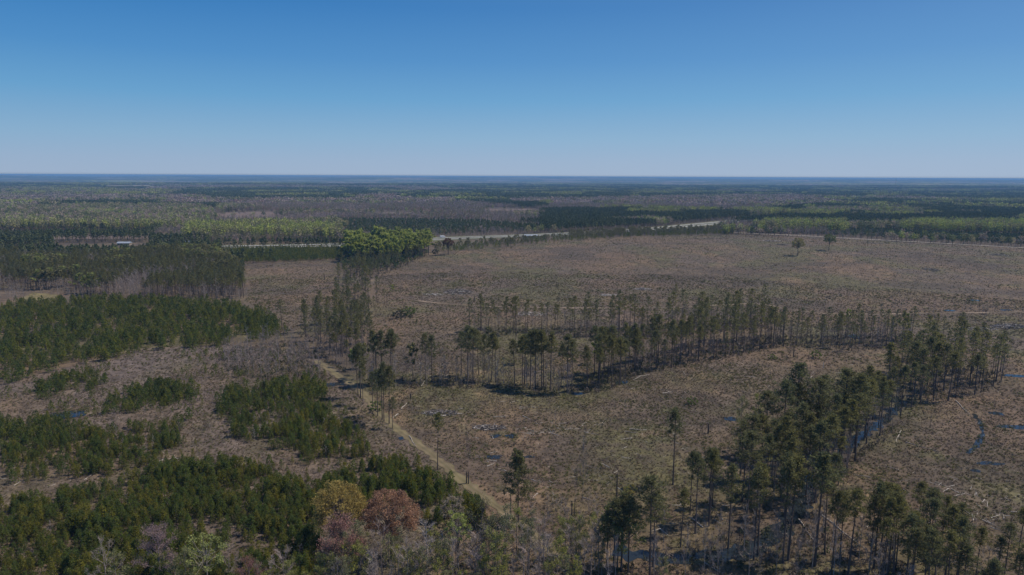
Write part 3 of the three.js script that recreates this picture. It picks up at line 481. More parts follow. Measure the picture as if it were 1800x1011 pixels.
// what tells look-alikes apart at a glance: their size and their tint
function looks(kind, t, v, near) {
  if (kind === 'young_pine') return (t.h > 5 ? 'tall ' : t.h < 2.8 ? 'small ' : '') + (near ? ['', 'yellowish ', 'dark ', 'golden-green ', ''][v] : '');
  if (kind === 'tall_pine') return (t.h > 22.5 ? 'very tall ' : t.h < 15 ? 'short ' : '') + (near ? ['', '', 'narrow ', 'wide-crowned ', 'sparse-topped ', 'full-crowned ', 'bent '][v] : '');
  if (kind === 'bare_tree') return (t.h > 13 ? 'tall ' : t.h < 7 ? 'low ' : '') + (near && v === 4 ? 'pale ' : '');
  return t.h > 23 ? 'very tall ' : t.h < 10 ? 'low ' : '';
}
const dummy = new THREE.Object3D();
for (const [kind, K] of Object.entries(KINDS)) {
  for (const t of items[kind]) { const d = Math.hypot(t.x, t.z), [sx, sy] = project(t.x, height(t.x, t.z) + t.h * .7, t.z); t.d = d; t.seen = sx > -10 && sx < 1810 && sy < 1025; t.show = (t.seen ? 1 : 0) * t.h / d * (t.group ? 1 : 9); }
  const all = items[kind].sort((a, b) => b.show - a.show), rest = new Map();
  all.forEach((t, n) => {
    const near = t.d < K.cut, set = near ? K.hi : K.lo, v = (t.v >= 0 ? t.v : Math.floor(t.q * 97)) % set.length, s = t.h / K.H, w = s * t.wide;
    if (n < K.most && t.seen) {
      const g = thing(kind, t.x, t.z); g.rotation.set(0, t.turn, 0); if (t.lean) { g.rotation.order = 'XZY'; g.rotation.set(0, t.turn, -t.lean); }
      g.scale.set(w, s, w);
      mesh('trunk', set[v].trunk, BARK, g); if (set[v].crown) mesh('crown', set[v].crown, K.crown, g);
      tag(g, t.group ? looks(kind, t, v, near) + t.label : t.label, K.cat, t.group);
    } else { const key = (near ? 'h' : 'l') + v; if (!rest.has(key)) rest.set(key, { geo: set[v], list: [] }); rest.get(key).list.push(t); }
  });
  if (!rest.size) continue;
  const G = new THREE.Group(); G.name = K.woods; scene.add(G); tag(G, K.woodsLabel, 'woods', null, 'stuff');
  for (const { geo, list } of rest.values()) for (const part of ['trunk', 'crown']) {
    if (!geo[part]) continue;
    const im = new THREE.InstancedMesh(geo[part], part === 'trunk' ? BARK : K.crown, list.length); im.name = part === 'trunk' ? 'trunks' : 'crowns'; im.userData.kind = 'stuff'; im.castShadow = im.receiveShadow = true;
    list.forEach((t, i) => { const s = t.h / K.H; dummy.position.set(t.x, height(t.x, t.z), t.z); dummy.rotation.set(0, t.turn, 0); dummy.scale.set(s * t.wide, s, s * t.wide); dummy.updateMatrix(); im.setMatrixAt(i, dummy.matrix); });
    G.add(im);
  }
}
console.log(Object.entries(items).map(([k, v]) => k + ' ' + v.length + ' seen ' + v.filter((t) => t.seen).length).join(', '));

// -- single trees of their own kind
function own(name, bx, by, top, label, cat, geo, H, crownMat = LEAF, wide = 1) {
  const p = ground(bx, by), g = thing(name, p.x, p.z, rnd() * 6.28), s = tallness(p, bx, top) / H; g.scale.set(s * wide, s, s * wide);
  mesh('trunk', geo.trunk, BARK, g); if (geo.crown) mesh('crown', geo.crown, crownMat, g); tag(g, label, cat); return g;
}
own('oak_tree', 600, 970, 852, 'rounded oak in yellow-olive young leaf beside the russet oak', 'oak tree', lobedGeo({ H: 16, rx: 5.9, ry: 5.4, lobes: 72, leaves: 180, size: .30, tone: [.36, .275, .085], low: .6, shell: .72 }), 16);
own('oak_tree', 688, 985, 864, 'rounded oak in russet-brown young leaf among bare trees', 'oak tree', lobedGeo({ H: 16, rx: 6.0, ry: 5.2, lobes: 72, leaves: 180, size: .30, tone: [.35, .205, .13], low: .6, shell: .72 }), 16);
own('maple_tree', 606, 1040, 914, 'pink-red budding maple below the yellow-olive oak', 'maple tree', broadGeo({ H: 17, spread: 5.4, limbs: 12, forks: 7, twigs: 6, fine: 2, bark: [.15, .115, .105], bud: 5600, size: .27, tone: [.36, .20, .165] }), 17);
own('maple_tree', 282, 1035, 918, 'pink-grey bare tree standing among the young pines', 'maple tree', broadGeo({ H: 17, spread: 5, limbs: 12, forks: 7, twigs: 6, fine: 2, bark: [.24, .19, .19], bud: 3600, size: .22, tone: [.34, .235, .23] }), 17);
own('maple_tree', 440, 1060, 990, 'low rose-red budding maple at the bottom of the plantation', 'maple tree', broadGeo({ H: 12, spread: 5, limbs: 11, forks: 6, twigs: 5, fine: 1, bark: [.16, .115, .11], bud: 2600, size: .22, tone: [.27, .13, .11] }), 12);
own('leafing_tree', 366, 1046, 936, 'yellow-green leafing tree beside the pink-grey bare tree', 'leafing tree', lobedGeo({ H: 15, rx: 4.6, ry: 5, lobes: 30, leaves: 60, size: .3, tone: [.33, .36, .12], bark: [.25, .22, .19], r0: .2, low: .7, shell: .7 }), 15);
own('leafing_tree', 806, 1018, 896, 'lime-topped tree beside the dark-limbed tree', 'leafing tree', lobedGeo({ H: 17, rx: 3.2, ry: 4.2, lobes: 26, leaves: 60, size: .3, tone: [.34, .38, .11], bark: [.25, .22, .19], r0: .2, low: .7, shell: .6 }), 17);
own('leafing_tree', 1092, 1002, 882, 'full green leafing tree at the near end of the ditch water', 'leafing tree', lobedGeo({ H: 16, rx: 5, ry: 5.4, lobes: 34, leaves: 60, size: .34, tone: [.17, .20, .06], bark: [.16, .14, .12], r0: .22, low: .7, shell: .7 }), 16);
own('dark_limbed_tree', 850, 1018, 880, 'spreading leafless tree with thick dark forking limbs', 'bare tree', broadGeo({ H: 16, spread: 5.6, limbs: 10, forks: 6, twigs: 5, fine: 2, bark: [.06, .052, .048], r0: .3, lean: .05, clear: .2, bud: 900, size: .2, tone: [.17, .18, .08] }), 16);
own('tall_pine', 911, 918, 796, 'broad dense lone pine beside the end of the dirt track', 'pine tree', pineGeo({ base: .36, spread: 5.4, limbs: 52, tufts: 8, tris: 12, len: 1.0, wide: .28 }), 23, NEEDLE);
own('blossoming_shrub', 797, 935, 868, 'pale cream-grey blossoming shrub between dark young pines', 'shrub', lobedGeo({ H: 7, rx: 2.6, ry: 2.4, lobes: 22, leaves: 60, size: .22, tone: [.33, .28, .21], bark: [.2, .17, .15], r0: .12, low: .8 }), 7);
own('field_oak', 1402, 449.5, 418, 'vase-shaped pale-leaved oak alone on the clear-cut rise', 'oak tree', lobedGeo({ H: 20, rx: 8, ry: 7.2, lobes: 40, leaves: 60, size: .7, tone: [.27, .25, .10], r0: .5, low: .45, shell: .7 }), 20, LEAF, .9);
own('field_oak', 1457, 440.5, 411, 'dark green round oak alone on the clear-cut rise', 'oak tree', lobedGeo({ H: 20, rx: 8, ry: 6.8, lobes: 40, leaves: 60, size: .75, tone: [.15, .18, .06], r0: .5, low: .45, shell: .65 }), 20, LEAF, .9);
own('russet_tree', 788, 448, 417, 'russet-leaved oak at the far corner of the clear-cut', 'oak tree', lobedGeo({ H: 18, rx: 6, ry: 6, lobes: 30, leaves: 50, size: .8, tone: [.15, .085, .055], r0: .4 }), 18);
own('evergreen_shrub', 765, 449, 437, 'dark evergreen bush beside the russet oak', 'shrub', lobedGeo({ H: 8, rx: 3.6, ry: 3.6, lobes: 20, leaves: 40, size: .7, tone: [.04, .055, .025], low: .9 }), 8);
for (const [x, y, t, l] of [[1216, 712, 698, 'round green bush on the clear-cut before the ditch grove'], [1434, 630, 616, 'pale green bush below the east row'], [700, 560, 545, 'dark bush line end right of the centre grove'], [720, 556, 538, 'olive bush right of the centre grove'], [1107, 868, 852, 'yellow bush near the lone slender pine'], [660, 722, 704, 'green bush at the foot of the track pines'], [1357, 632, 622, 'small dull bush below the middle row']]) {
  const p = ground(x, y), h = tallness(p, x, t); own('leafy_bush', x, y, t, l, 'bush', lobedGeo({ H: 3, rx: 1.9, ry: 1.5, lobes: 16, leaves: 40, size: .3, tone: x === 700 ? [.06, .065, .04] : x === 1107 ? [.30, .26, .08] : [.15, .19, .05], r0: .06, low: .9 }), 3, LEAF, 1.2);
}

// ---------------------------------------------------------------- far woods: single trees to 2.4 km, clumps to 9 km, a canopy beyond
{
  const T = {
    [PINE]: [[.085, .105, .046], [.10, .12, .052], [.12, .135, .06]], [GREY]: [[.36, .29, .265], [.40, .31, .27], [.28, .235, .21], [.24, .23, .12], [.33, .22, .18]], [MIXED]: [[.24, .265, .10], [.31, .275, .15], [.12, .14, .06], [.34, .27, .22], [.29, .33, .10]], [LIME]: [[.36, .40, .10], [.31, .34, .10], [.25, .235, .13], [.34, .36, .10]], [YOUNG]: [[.088, .115, .048], [.10, .128, .052]],
  };
  const coneSoup = (s, o, H, R, n, size, low) => { for (let k = 0; k < n; k++) { const u = Math.pow(rnd(), .8), y = low + (1 - low) * u, a = rnd() * 6.28, q = R * Math.pow(1 - u, .6) * Math.sqrt(rr(.3, 1)); const b = rr(.7, 1.3); s.leaf(o.clone().add(V(Math.cos(a) * q, y * H, Math.sin(a) * q)), size, [b, b, b]); } };
  const ballSoup = (s, o, H, R, n, size, low) => { for (let k = 0; k < n; k++) { const d = V(rnd() - .5, rnd() - .5, rnd() - .5).normalize().multiplyScalar(Math.pow(rnd(), .4)), b = rr(.7, 1.3); s.leaf(o.clone().add(V(d.x * R, H * (.5 + low * .5) + d.y * H * (.5 - low * .5), d.z * R)), size, [b, b, b]); } };
  const farPine = new Soup(), farBroad = new Soup(), farBare = new Soup(), clumpPine = new Soup(), clumpBroad = new Soup();
  farPine.tube(V(0, -.5, 0), V(0, 15, 0), .25, .1, 3, [1.6, 1.2, 1.2]); coneSoup(farPine, V(0, 0, 0), 19, 3.1, 60, 2.0, .42);
  farBroad.tube(V(0, -.5, 0), V(0, 10, 0), .28, .12, 3, [.8, .7, .7]); ballSoup(farBroad, V(0, 0, 0), 18, 4.3, 75, 1.9, .3);
  farBare.tube(V(0, -.5, 0), V(0, 12, 0), .25, .08, 3); for (let k = 0; k < 26; k++) { const a = rnd() * 6.28, y = rr(4, 12); farBare.tube(V(0, y, 0), V(Math.cos(a) * rr(1, 3.4), y + rr(2, 5), Math.sin(a) * rr(1, 3.4)), .12, .03, 3); } ballSoup(farBare, V(0, 0, 0), 17, 3.7, 26, 1.0, .3);
  for (let k = 0; k < 12; k++) { const a = rnd() * 6.28, q = 14 * Math.sqrt(rnd()), o = V(Math.cos(a) * q, 0, Math.sin(a) * q); coneSoup(clumpPine, o, rr(15, 20), 3.6, 16, 4.2, .3); ballSoup(clumpBroad, o, rr(12, 20), 4.8, 16, 4.2, .15); }
  const G = { pine: farPine.build(), broad: farBroad.build(), bare: farBare.build(), cpine: clumpPine.build(), cbroad: clumpBroad.build() }, bins = Object.fromEntries(Object.keys(G).map((k) => [k, []]));
  const M = leafMat(1, 1, 1, .2);
  const roadGap = area([[740, 450], [1000, 426], [1270, 413], [1262, 392], [1200, 397], [1140, 402], [940, 412], [740, 421]]);
  const yard = area([[96, 452], [262, 452], [262, 427], [96, 427]]);
  const blocked = (x, z, r) => openNear(x, z) || inside(yard, x, z) || inside(roadGap, x, z) || inside(leftPines, x, z) || inside(youngStrip, x, z) || inside(leftEdge, x, z) || (r < 1900 && (nearLine(highway, x, z) < ROADWAY || nearLine(gravelRoad, x, z) < 9));
  const sow = (r0, r1, step, clump) => {
    for (let r = r0; r < r1; r += step) { const n = Math.floor(r * 1.62 / step); for (let k = 0; k < n; k++) {
      const t = -.81 + 1.62 * (k + rnd()) / n, R = r + step * (rnd() - .5), x = Math.sin(t) * R, z = -Math.cos(t) * R;
      if (R < 1900 && blocked(x, z, R)) continue;
      let s = standAt(x, z); const pn = fbm(x / 170 + 60, z / 170, 2); if (R > 1750) { if (s === PINE && pn > .66) s = MIXED; if (s === MIXED && pn > .70) s = LIME; if (s === GREY && pn < .34) s = MIXED; } if (s === CUT || s === TAN) { if (rnd() > .012) continue; }
      if (s === GREY && rnd() < .15) continue;
      const tones = T[s] ?? T[MIXED], which = noise(x / 45 + 4, z / 45) * .75 + rnd() * .5, c = tones[Math.min(tones.length - 1, Math.floor(which / 1.1 * tones.length))], b = rr(.8, 1.22);
      const pine = s === PINE || s === YOUNG || (s === MIXED && c[0] < .07);
      const key = clump ? (pine ? 'cpine' : 'cbroad') : pine ? 'pine' : s === GREY && c[0] > .11 ? 'bare' : 'broad', h = s === YOUNG ? rr(.36, .46) : s === LIME ? rr(1.05, 1.4) : s === PINE ? rr(.78, .98) : rr(.55, 1.1);
      bins[key].push([x, z, h, s === YOUNG ? rr(.75, .95) : rr(.85, 1.2), [c[0] * b, c[1] * b, c[2] * b * rr(.9, 1.1)]]);
    } }
  };
  sow(720, 2400, 7.8, false); sow(2400, 4500, 19, true); sow(4500, 9500, 29, true);
  const F = new THREE.Group(); F.name = 'distant_forest'; scene.add(F); tag(F, 'distant woodland of pine stands and spring hardwoods reaching to the horizon', 'forest', null, 'stuff');
  for (const [k, list] of Object.entries(bins)) {
    if (!list.length) continue;
    const im = new THREE.InstancedMesh(G[k], M, list.length); im.name = { pine: 'distant_pines', broad: 'distant_hardwoods', bare: 'distant_bare_trees', cpine: 'distant_pine_clumps', cbroad: 'distant_hardwood_clumps' }[k]; im.userData.kind = 'stuff'; im.castShadow = im.receiveShadow = true;
    list.forEach(([x, z, h, w, c], i) => { dummy.position.set(x, height(x, z), z); dummy.rotation.set(0, hash(i, 5) * 6.28, 0); dummy.scale.set(w * (h < .5 ? .8 : 1), h, w * (h < .5 ? .8 : 1)); dummy.updateMatrix(); im.setMatrixAt(i, dummy.matrix); im.setColorAt(i, rgb(...c)); });
    F.add(im);
  }
  console.log(Object.entries(bins).map(([k, v]) => k + ' ' + v.length).join(', '));
  const pos = [], col = [], idx = [], C = 640; let rows = 0;
  for (let r = 9200; r < 23600; r *= 1.008, rows++) for (let k = 0; k <= C; k++) {
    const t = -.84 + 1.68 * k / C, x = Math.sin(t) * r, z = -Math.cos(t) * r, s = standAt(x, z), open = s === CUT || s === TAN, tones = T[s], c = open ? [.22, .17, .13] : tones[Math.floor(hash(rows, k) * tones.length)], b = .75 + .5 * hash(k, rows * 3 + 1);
    pos.push(x, height(x, z) + (open ? 1 : s === YOUNG ? 8 : 3 + 18 * hash(k * 7, rows)), z); col.push(c[0] * b * .6, c[1] * b * .6, c[2] * b * .6);  // tree tones darkened: stands in for self-shadowing the canopy sheet lacks
  }
  for (let i = 0; i < rows - 1; i++) for (let k = 0; k < C; k++) { const a = i * (C + 1) + k; idx.push(a, a + 1, a + C + 1, a + 1, a + C + 2, a + C + 1); }
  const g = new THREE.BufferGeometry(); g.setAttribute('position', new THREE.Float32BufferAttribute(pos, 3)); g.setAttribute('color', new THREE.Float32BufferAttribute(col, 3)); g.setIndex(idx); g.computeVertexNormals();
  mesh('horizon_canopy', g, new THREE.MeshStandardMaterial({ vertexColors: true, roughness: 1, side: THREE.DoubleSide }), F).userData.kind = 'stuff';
}

// ---------------------------------------------------------------- brush, grass and wood litter over the cuts
{
  const grass = new Soup(), shrub = new Soup(), twig = new Soup(), chip = new Soup();
  for (let k = 0; k < 11; k++) { const a = rnd() * 6.28, o = V(rr(-.35, .35), -.03, rr(-.35, .35)), w = .10, s = V(-Math.sin(a) * w, 0, Math.cos(a) * w), b = rr(.75, 1.25); grass.tri(o.clone().add(s), o.clone().sub(s), o.clone().add(V(Math.cos(a) * rr(.1, .4), rr(.35, .75), Math.sin(a) * rr(.1, .4))), [b, b, b]); }
  for (let k = 0; k < 30; k++) { const d = V(rnd() - .5, rnd() * .7, rnd() - .5).normalize().multiplyScalar(.65 * Math.sqrt(rnd())), b = rr(.7, 1.3); shrub.leaf(d.add(V(0, .12, 0)), .26, [b, b, b]); }
  for (let k = 0; k < 12; k++) { const a = rnd() * 6.28, o = V(rr(-.3, .3), -.03, rr(-.3, .3)); twig.tube(o, o.clone().add(V(Math.cos(a) * rr(.1, .6), rr(.4, 1.3), Math.sin(a) * rr(.1, .6))), .035, .008, 3); }
  for (let k = 0; k < 3; k++) { const a = rnd() * 6.28, o = V(rr(-.8, .8), .08, rr(-.8, .8)); chip.tube(o, o.clone().add(V(Math.cos(a) * rr(.5, 1.3), rr(0, .12), Math.sin(a) * rr(.5, 1.3))), .05, .03, 3); }
  const bins = { grass: [], shrub: [], twig: [], chip: [] };
  const tones = { grass: [[.185, .141, .085], [.155, .115, .074], [.141, .130, .056], [.192, .137, .085]], shrub: [[.141, .107, .074], [.126, .122, .048], [.111, .092, .059], [.155, .111, .078], [.133, .137, .048]], twig: [[.185, .148, .126], [.155, .122, .104], [.207, .174, .148]], chip: [[.42, .37, .32], [.34, .29, .25], [.52, .47, .41]] };
  const sow = (r0, r1, per) => {
    const n = Math.round(.8 * (r1 * r1 - r0 * r0) / per);
    for (let k = 0; k < n; k++) {
      const r = Math.sqrt(lerp(r0 * r0, r1 * r1, rnd())), t = rr(-.8, .8), x = Math.sin(t) * r, z = -Math.cos(t) * r;
      if (!openNear(x, z) || nearLine(track, x, z) < 2.6 || nearLine(ditch, x, z) < 4 || (r > 450 && nearLine(sandRoad, x, z) < 2.4)) continue;
      const wet = fbm(x / 14 + 4, z / 14 + 8, 2), left = inside(leftCut, x, z), q = rnd();
      const key = q < .36 ? 'grass' : q < (wet > .5 ? .80 : .66) ? 'shrub' : q < .955 ? 'twig' : 'chip', tn = tones[key];
      const c = key === 'shrub' && wet > .56 ? (rnd() < .6 ? tn[1] : tn[4]) : left && key === 'grass' ? tn[rnd() < .5 ? 0 : 1] : pick(tn), b = rr(.75, 1.25), s = rr(.45, 1.1) * (r > 380 ? 1.4 : 1) * (.7 + .6 * wet);
      bins[key].push([x, z, s, c[0] * b, c[1] * b, c[2] * b]);
    }
  };
  sow(135, 380, .95); sow(380, 700, 3.2); sow(700, 1250, 11);
  // shade-loving understorey along the rows and the ditch
  for (const [A, st] of [[frontRow, 2.6], [rowKnot, 2], [rowRise, 2.4], [rowEast, 3], [backRow, 3], [eastGrove, 2.8], [southGrove, 3], [centreGrove, 3], [centreRow, 3.4], [tailRow, 3.4], [ditchBank, 2.4], [thicket, 2.4]]) scatter(A, st, (x, z) => { if (clearOf(x, z, 3.5)) { const b = rr(.6, 1.2), g = rnd() < .5; bins[rnd() < .6 ? 'shrub' : 'twig'].push([x, z, rr(.8, 2.4), b * (g ? .085 : .19), b * (g ? .09 : .155), b * (g ? .045 : .13)]); } });
  const B = { grass: ['dry_grass', 'dry straw and olive grass tufts over the cut land'], shrub: ['low_brush', 'low brown and olive brush over the cut land'], twig: ['twiggy_undergrowth', 'leafless twiggy undergrowth over the cut land'], chip: ['wood_litter', 'small pale sticks littering the cut land'] }, geos = { grass: grass.build(), shrub: shrub.build(), twig: twig.build(), chip: chip.build() };
  const M = leafMat(1, 1, 1, .2), W = new THREE.MeshStandardMaterial({ vertexColors: true, roughness: 1 });
  for (const [k, list] of Object.entries(bins)) {
    const im = new THREE.InstancedMesh(geos[k], k === 'twig' || k === 'chip' ? W : M, list.length); im.name = B[k][0]; tag(im, B[k][1], 'undergrowth', null, 'stuff'); im.castShadow = im.receiveShadow = true;
    list.forEach(([x, z, s, r, g, b], i) => { dummy.position.set(x, height(x, z), z); dummy.rotation.set(0, hash(i, 11) * 6.28, 0); dummy.scale.set(s, s * (.55 + .35 * hash(i, 3)) * (s > 1.7 ? 1.5 : 1), s); dummy.updateMatrix(); im.setMatrixAt(i, dummy.matrix); im.setColorAt(i, rgb(r, g, b)); });
    scene.add(im);
  }
  console.log(Object.entries(bins).map(([k, v]) => k + ' ' + v.length).join(', '));
}

// ---------------------------------------------------------------- logs, slash piles, snags
const WOOD = new THREE.MeshStandardMaterial({ vertexColors: true, roughness: .95 });
function logGeo(L, r, tone, branches) {
  const s = new Soup(), n = 4, pts = [V(0, r, 0)]; for (let k = 1; k <= n; k++) pts.push(V(L * k / n, r * (1 - .5 * k / n) + rr(0, .12), rr(-.02, .02) * L));
  for (let k = 0; k < n; k++) s.tube(pts[k], pts[k + 1], lerp(r, r * .35, k / n), lerp(r, r * .35, (k + 1) / n), 6, tone, k === 0 || k === n - 1);
  const b = new Soup(); for (let k = 0; k < branches; k++) { const t = rr(.35, .95), o = pts[0].clone().lerp(pts[n], t), a = rr(-1.2, 1.2), l = rr(.5, 1.6); b.tube(o, o.clone().add(V(Math.cos(a) * l, rr(.1, .7), Math.sin(a) * l * (rnd() < .5 ? 1 : -1))), r * .3, .015, 4, tone); }
  return [s.build(), branches ? b.build() : null];
}
const logKinds = times(6, (k) => logGeo([5, 4, 6.5, 3, 4.5, 7][k], [.14, .11, .16, .1, .13, .14][k], [[.50, .45, .39], [.58, .53, .47], [.40, .35, .30], [.54, .50, .45], [.33, .28, .24], [.47, .42, .36]][k], [2, 3, 4, 1, 3, 5][k]));
function fallen(x, z, turn, k, s, label, group) { const g = thing('fallen_log', x, z, turn); g.scale.setScalar(s); mesh('stem', logKinds[k][0], WOOD, g); if (logKinds[k][1]) mesh('broken_branches', logKinds[k][1], WOOD, g).userData.kind = 'stuff'; tag(g, label, 'log', group); }
for (const [x0, y0, x1, y1, l] of [[1445, 907, 1521, 966, 'long straight trunk lying across the bank between bare-stemmed pines'], [1404, 914, 1432, 953, 'pale split trunk lying beside the ditch bend'], [1680, 705, 1704, 729, 'pale fallen trunk pointing at the winding stream'], [1585, 756, 1575, 776, 'white broken log at the foot of the ditch grove'], [719, 767, 732, 787, 'pale log lying along the dirt track'], [1024, 875, 1046, 882, 'dark log lying on the near clear-cut'], [740, 680, 748, 668, 'white leaning log at the front row'], [1122, 663, 1142, 659, 'pale log below the knot of the row'], [1290, 597, 1308, 613, 'pale toppled trunk under the middle row'], [1164, 692, 1181, 689, 'white log on the open clear-cut below the row'], [1106, 755, 1131, 757, 'pale log on the clear-cut near the lone slender pine'], [1592, 778, 1650, 795, 'grey fallen tree beside the ditch grove'], [1345, 758, 1290, 752, 'pale log beside the puddle in the clear-cut'], [1238, 990, 1272, 1011, 'grey log by the near ditch bank'], [1530, 840, 1500, 835, 'grey log behind the bare-stemmed pines'], [700, 728, 690, 735, 'short white log at the foot of the track pines'], [705, 720, 716, 708, 'pale broken stem leaning beyond the track pines']]) {
  const a = ground(x0, y0), b = ground(x1, y1), L = a.distanceTo(b), k = l.includes('dark') ? 4 : l.includes('white') ? 1 : l.includes('grey') ? 4 : 2; fallen(a.x, a.z, Math.atan2(-(b.z - a.z), b.x - a.x), k, 1, l); const g = scene.children[scene.children.length - 1], len = [5, 4, 6.5, 3, 4.5, 7][k]; g.scale.set(L / len, 1.3, 1.3);
}
for (const [cx, cy, n, sx, sy, l] of [[985, 752, 26, 60, 14, 'pale stick log in the scatter left of the lone slender pine'], [1735, 895, 26, 45, 32, 'white stick log in the scatter beyond the loose pines'], [880, 720, 12, 70, 16, 'pale log below the front row'], [1160, 780, 14, 110, 24, 'pale log on the near clear-cut around the lone slender pine'], [1640, 850, 16, 70, 30, 'pale log on the wet ground past the ditch grove'], [1000, 850, 14, 90, 30, 'grey-white log on the near clear-cut'], [860, 800, 10, 50, 30, 'pale log beside the puddles'], [1240, 680, 14, 140, 26, 'white log on the clear-cut between row and ditch grove'], [1460, 655, 8, 60, 14, 'white log below the east row'], [730, 640, 6, 50, 18, 'white log behind the front row'], [1580, 935, 12, 60, 40, 'pale log under the ditch-bank pines'], [1220, 900, 12, 70, 30, 'pale log by the near ditch water'], [120, 845, 6, 120, 12, 'white stick log on the brown strip of the mauve cut'], [330, 800, 6, 60, 10, 'white log at the edge of the young pine blocks']]) for (let k = 0; k < n; k++) { const p = ground(cx + rr(-sx, sx), cy + rr(-sy, sy)); if (clearOf(p.x, p.z, 3)) fallen(p.x, p.z, rnd() * 6.28, pick([0, 1, 2, 3, 3, 1]), rr(.5, 1.1), l, 'logs: ' + l.split(' ').slice(-4).join(' ')); }
function slashPile(px, py, wide, deep, high, n, label, pale) {
  const c = ground(px, py), g = thing('slash_pile', c.x, c.z), s = new Soup(), m = new Soup();
  for (let k = 0; k < n; k++) {
    const a = rnd() * 6.28, q = Math.sqrt(rnd()), x = Math.cos(a) * q * wide / 2, z = Math.sin(a) * q * deep / 2, y = high * (1 - q * q) * rnd(), d = V(rr(-1, 1), rr(-.18, .3), rr(-1, 1)).normalize(), l = rr(.8, 3.2), o = V(x, height(c.x + x, c.z + z) - c.y + y + .12, z), t = rnd() < pale ? [.46, .42, .38] : rnd() < .5 ? [.075, .068, .066] : [.20, .175, .16];
    (rnd() < .25 ? s : m).tube(o.clone().addScaledVector(d, -l / 2), o.clone().addScaledVector(d, l / 2), rr(.09, .24), rr(.05, .14), 4, t, true);
  }
  mesh('logs', s.build(), WOOD, g).userData.kind = 'stuff'; mesh('branches', m.build(), WOOD, g).userData.kind = 'stuff'; tag(g, label, 'slash pile');
}
slashPile(806, 514, 26, 24, 2.4, 520, 'dark oval heap of burnt logging slash on the clear-cut', .22);
slashPile(762, 518, 18, 8, .6, 150, 'pale scatter of wood beside the dark oval slash heap', .8);
slashPile(1131, 509, 17, 9, 1.4, 200, 'small pale slash pile on the middle of the clear-cut', .55);
slashPile(1070, 519, 16, 9, .4, 120, 'flat pale patch of wood scraps before the small slash pile', .75);
slashPile(935, 552, 22, 16, .5, 170, 'grey-white scatter of wood behind the back row', .7);
slashPile(1722, 579, 22, 9, 1.4, 240, 'left end of the long grey windrow behind the east grove', .45);
slashPile(1775, 575, 26, 13, 2.3, 360, 'dark high end of the long windrow behind the east grove', .25);
slashPile(1358, 424, 30, 20, 1.6, 200, 'pale log deck on the rise beside the field oaks', .6);
slashPile(1756, 449, 22, 22, 1.8, 180, 'dark slash pile on the rise near the gravel road', .2);
slashPile(1637, 475, 16, 20, 1.6, 140, 'dark slash heap alone in the middle of the rise', .1);
slashPile(1375, 431, 14, 14, 1.4, 120, 'low dark slash pile below the pale log deck', .1);
slashPile(775, 727, 16, 7, .9, 170, 'grey heap of tops between the track and the puddles', .08);
slashPile(860, 752, 14, 6, .7, 140, 'grey drift of branches behind the puddles', .08);
function snag(px, py, top, r, label, tone = [.07, .06, .055], group) {
  const p = ground(px, py), h = tallness(p, px, top), g = thing('dead_snag', p.x, p.z, rnd() * 6), s = new Soup(), b = new Soup(); s.tube(V(0, -.3, 0), V(.03, h * .55, 0), r * 1.2, r, 6, tone); s.tube(V(.03, h * .55, 0), V(.1, h, .05), r, r * .7, 6, tone, true);
  for (let k = 0; k < 3; k++) { const a = rnd() * 6.28, y = h * rr(.45, .9); b.tube(V(.05, y, 0), V(Math.cos(a) * .7, y + .35, Math.sin(a) * .7), r * .35, .02, 4, tone); }
  mesh('stem', s.build(), WOOD, g); mesh('branch_stubs', b.build(), WOOD, g); tag(g, label, 'dead tree', group);
}
snag(820, 850, 829, .2, 'dark dead stem beside the dirt track, one of a pair', undefined, 'pair of dark stems by the track'); snag(823.5, 851, 829, .17, 'dark dead stem beside the dirt track, one of a pair', undefined, 'pair of dark stems by the track');
snag(722, 700, 692, .3, 'short broken stump with a white top on the clear-cut'); snag(898, 912, 868, .14, 'thin dark dead stem left of the broad lone pine'); snag(1010, 905, 876, .13, 'short dead stem on the near clear-cut'); snag(1003, 975, 880, .16, 'tall dark dead stem among grey twiggy trees'); snag(1084, 880, 832, .2, 'broken dark stem behind the yellow bush'); snag(571, 492, 483, .3, 'dark stump stem on the brown cut left of the centre row'); snag(1245, 762, 745, .3, 'broken stem beside pale logs near the ditch grove'); snag(1395, 628, 608, .25, 'dead stem at the foot of the east row'); snag(1025, 790, 765, .08, 'pale thin dead stem on the open near clear-cut', [.4, .36, .32]); snag(1447, 647, 637, .12, 'white dead stub on the clear-cut below the east row', [.6, .57, .52]); snag(834, 530, 518, .22, 'dead stem below the dark oval slash heap');

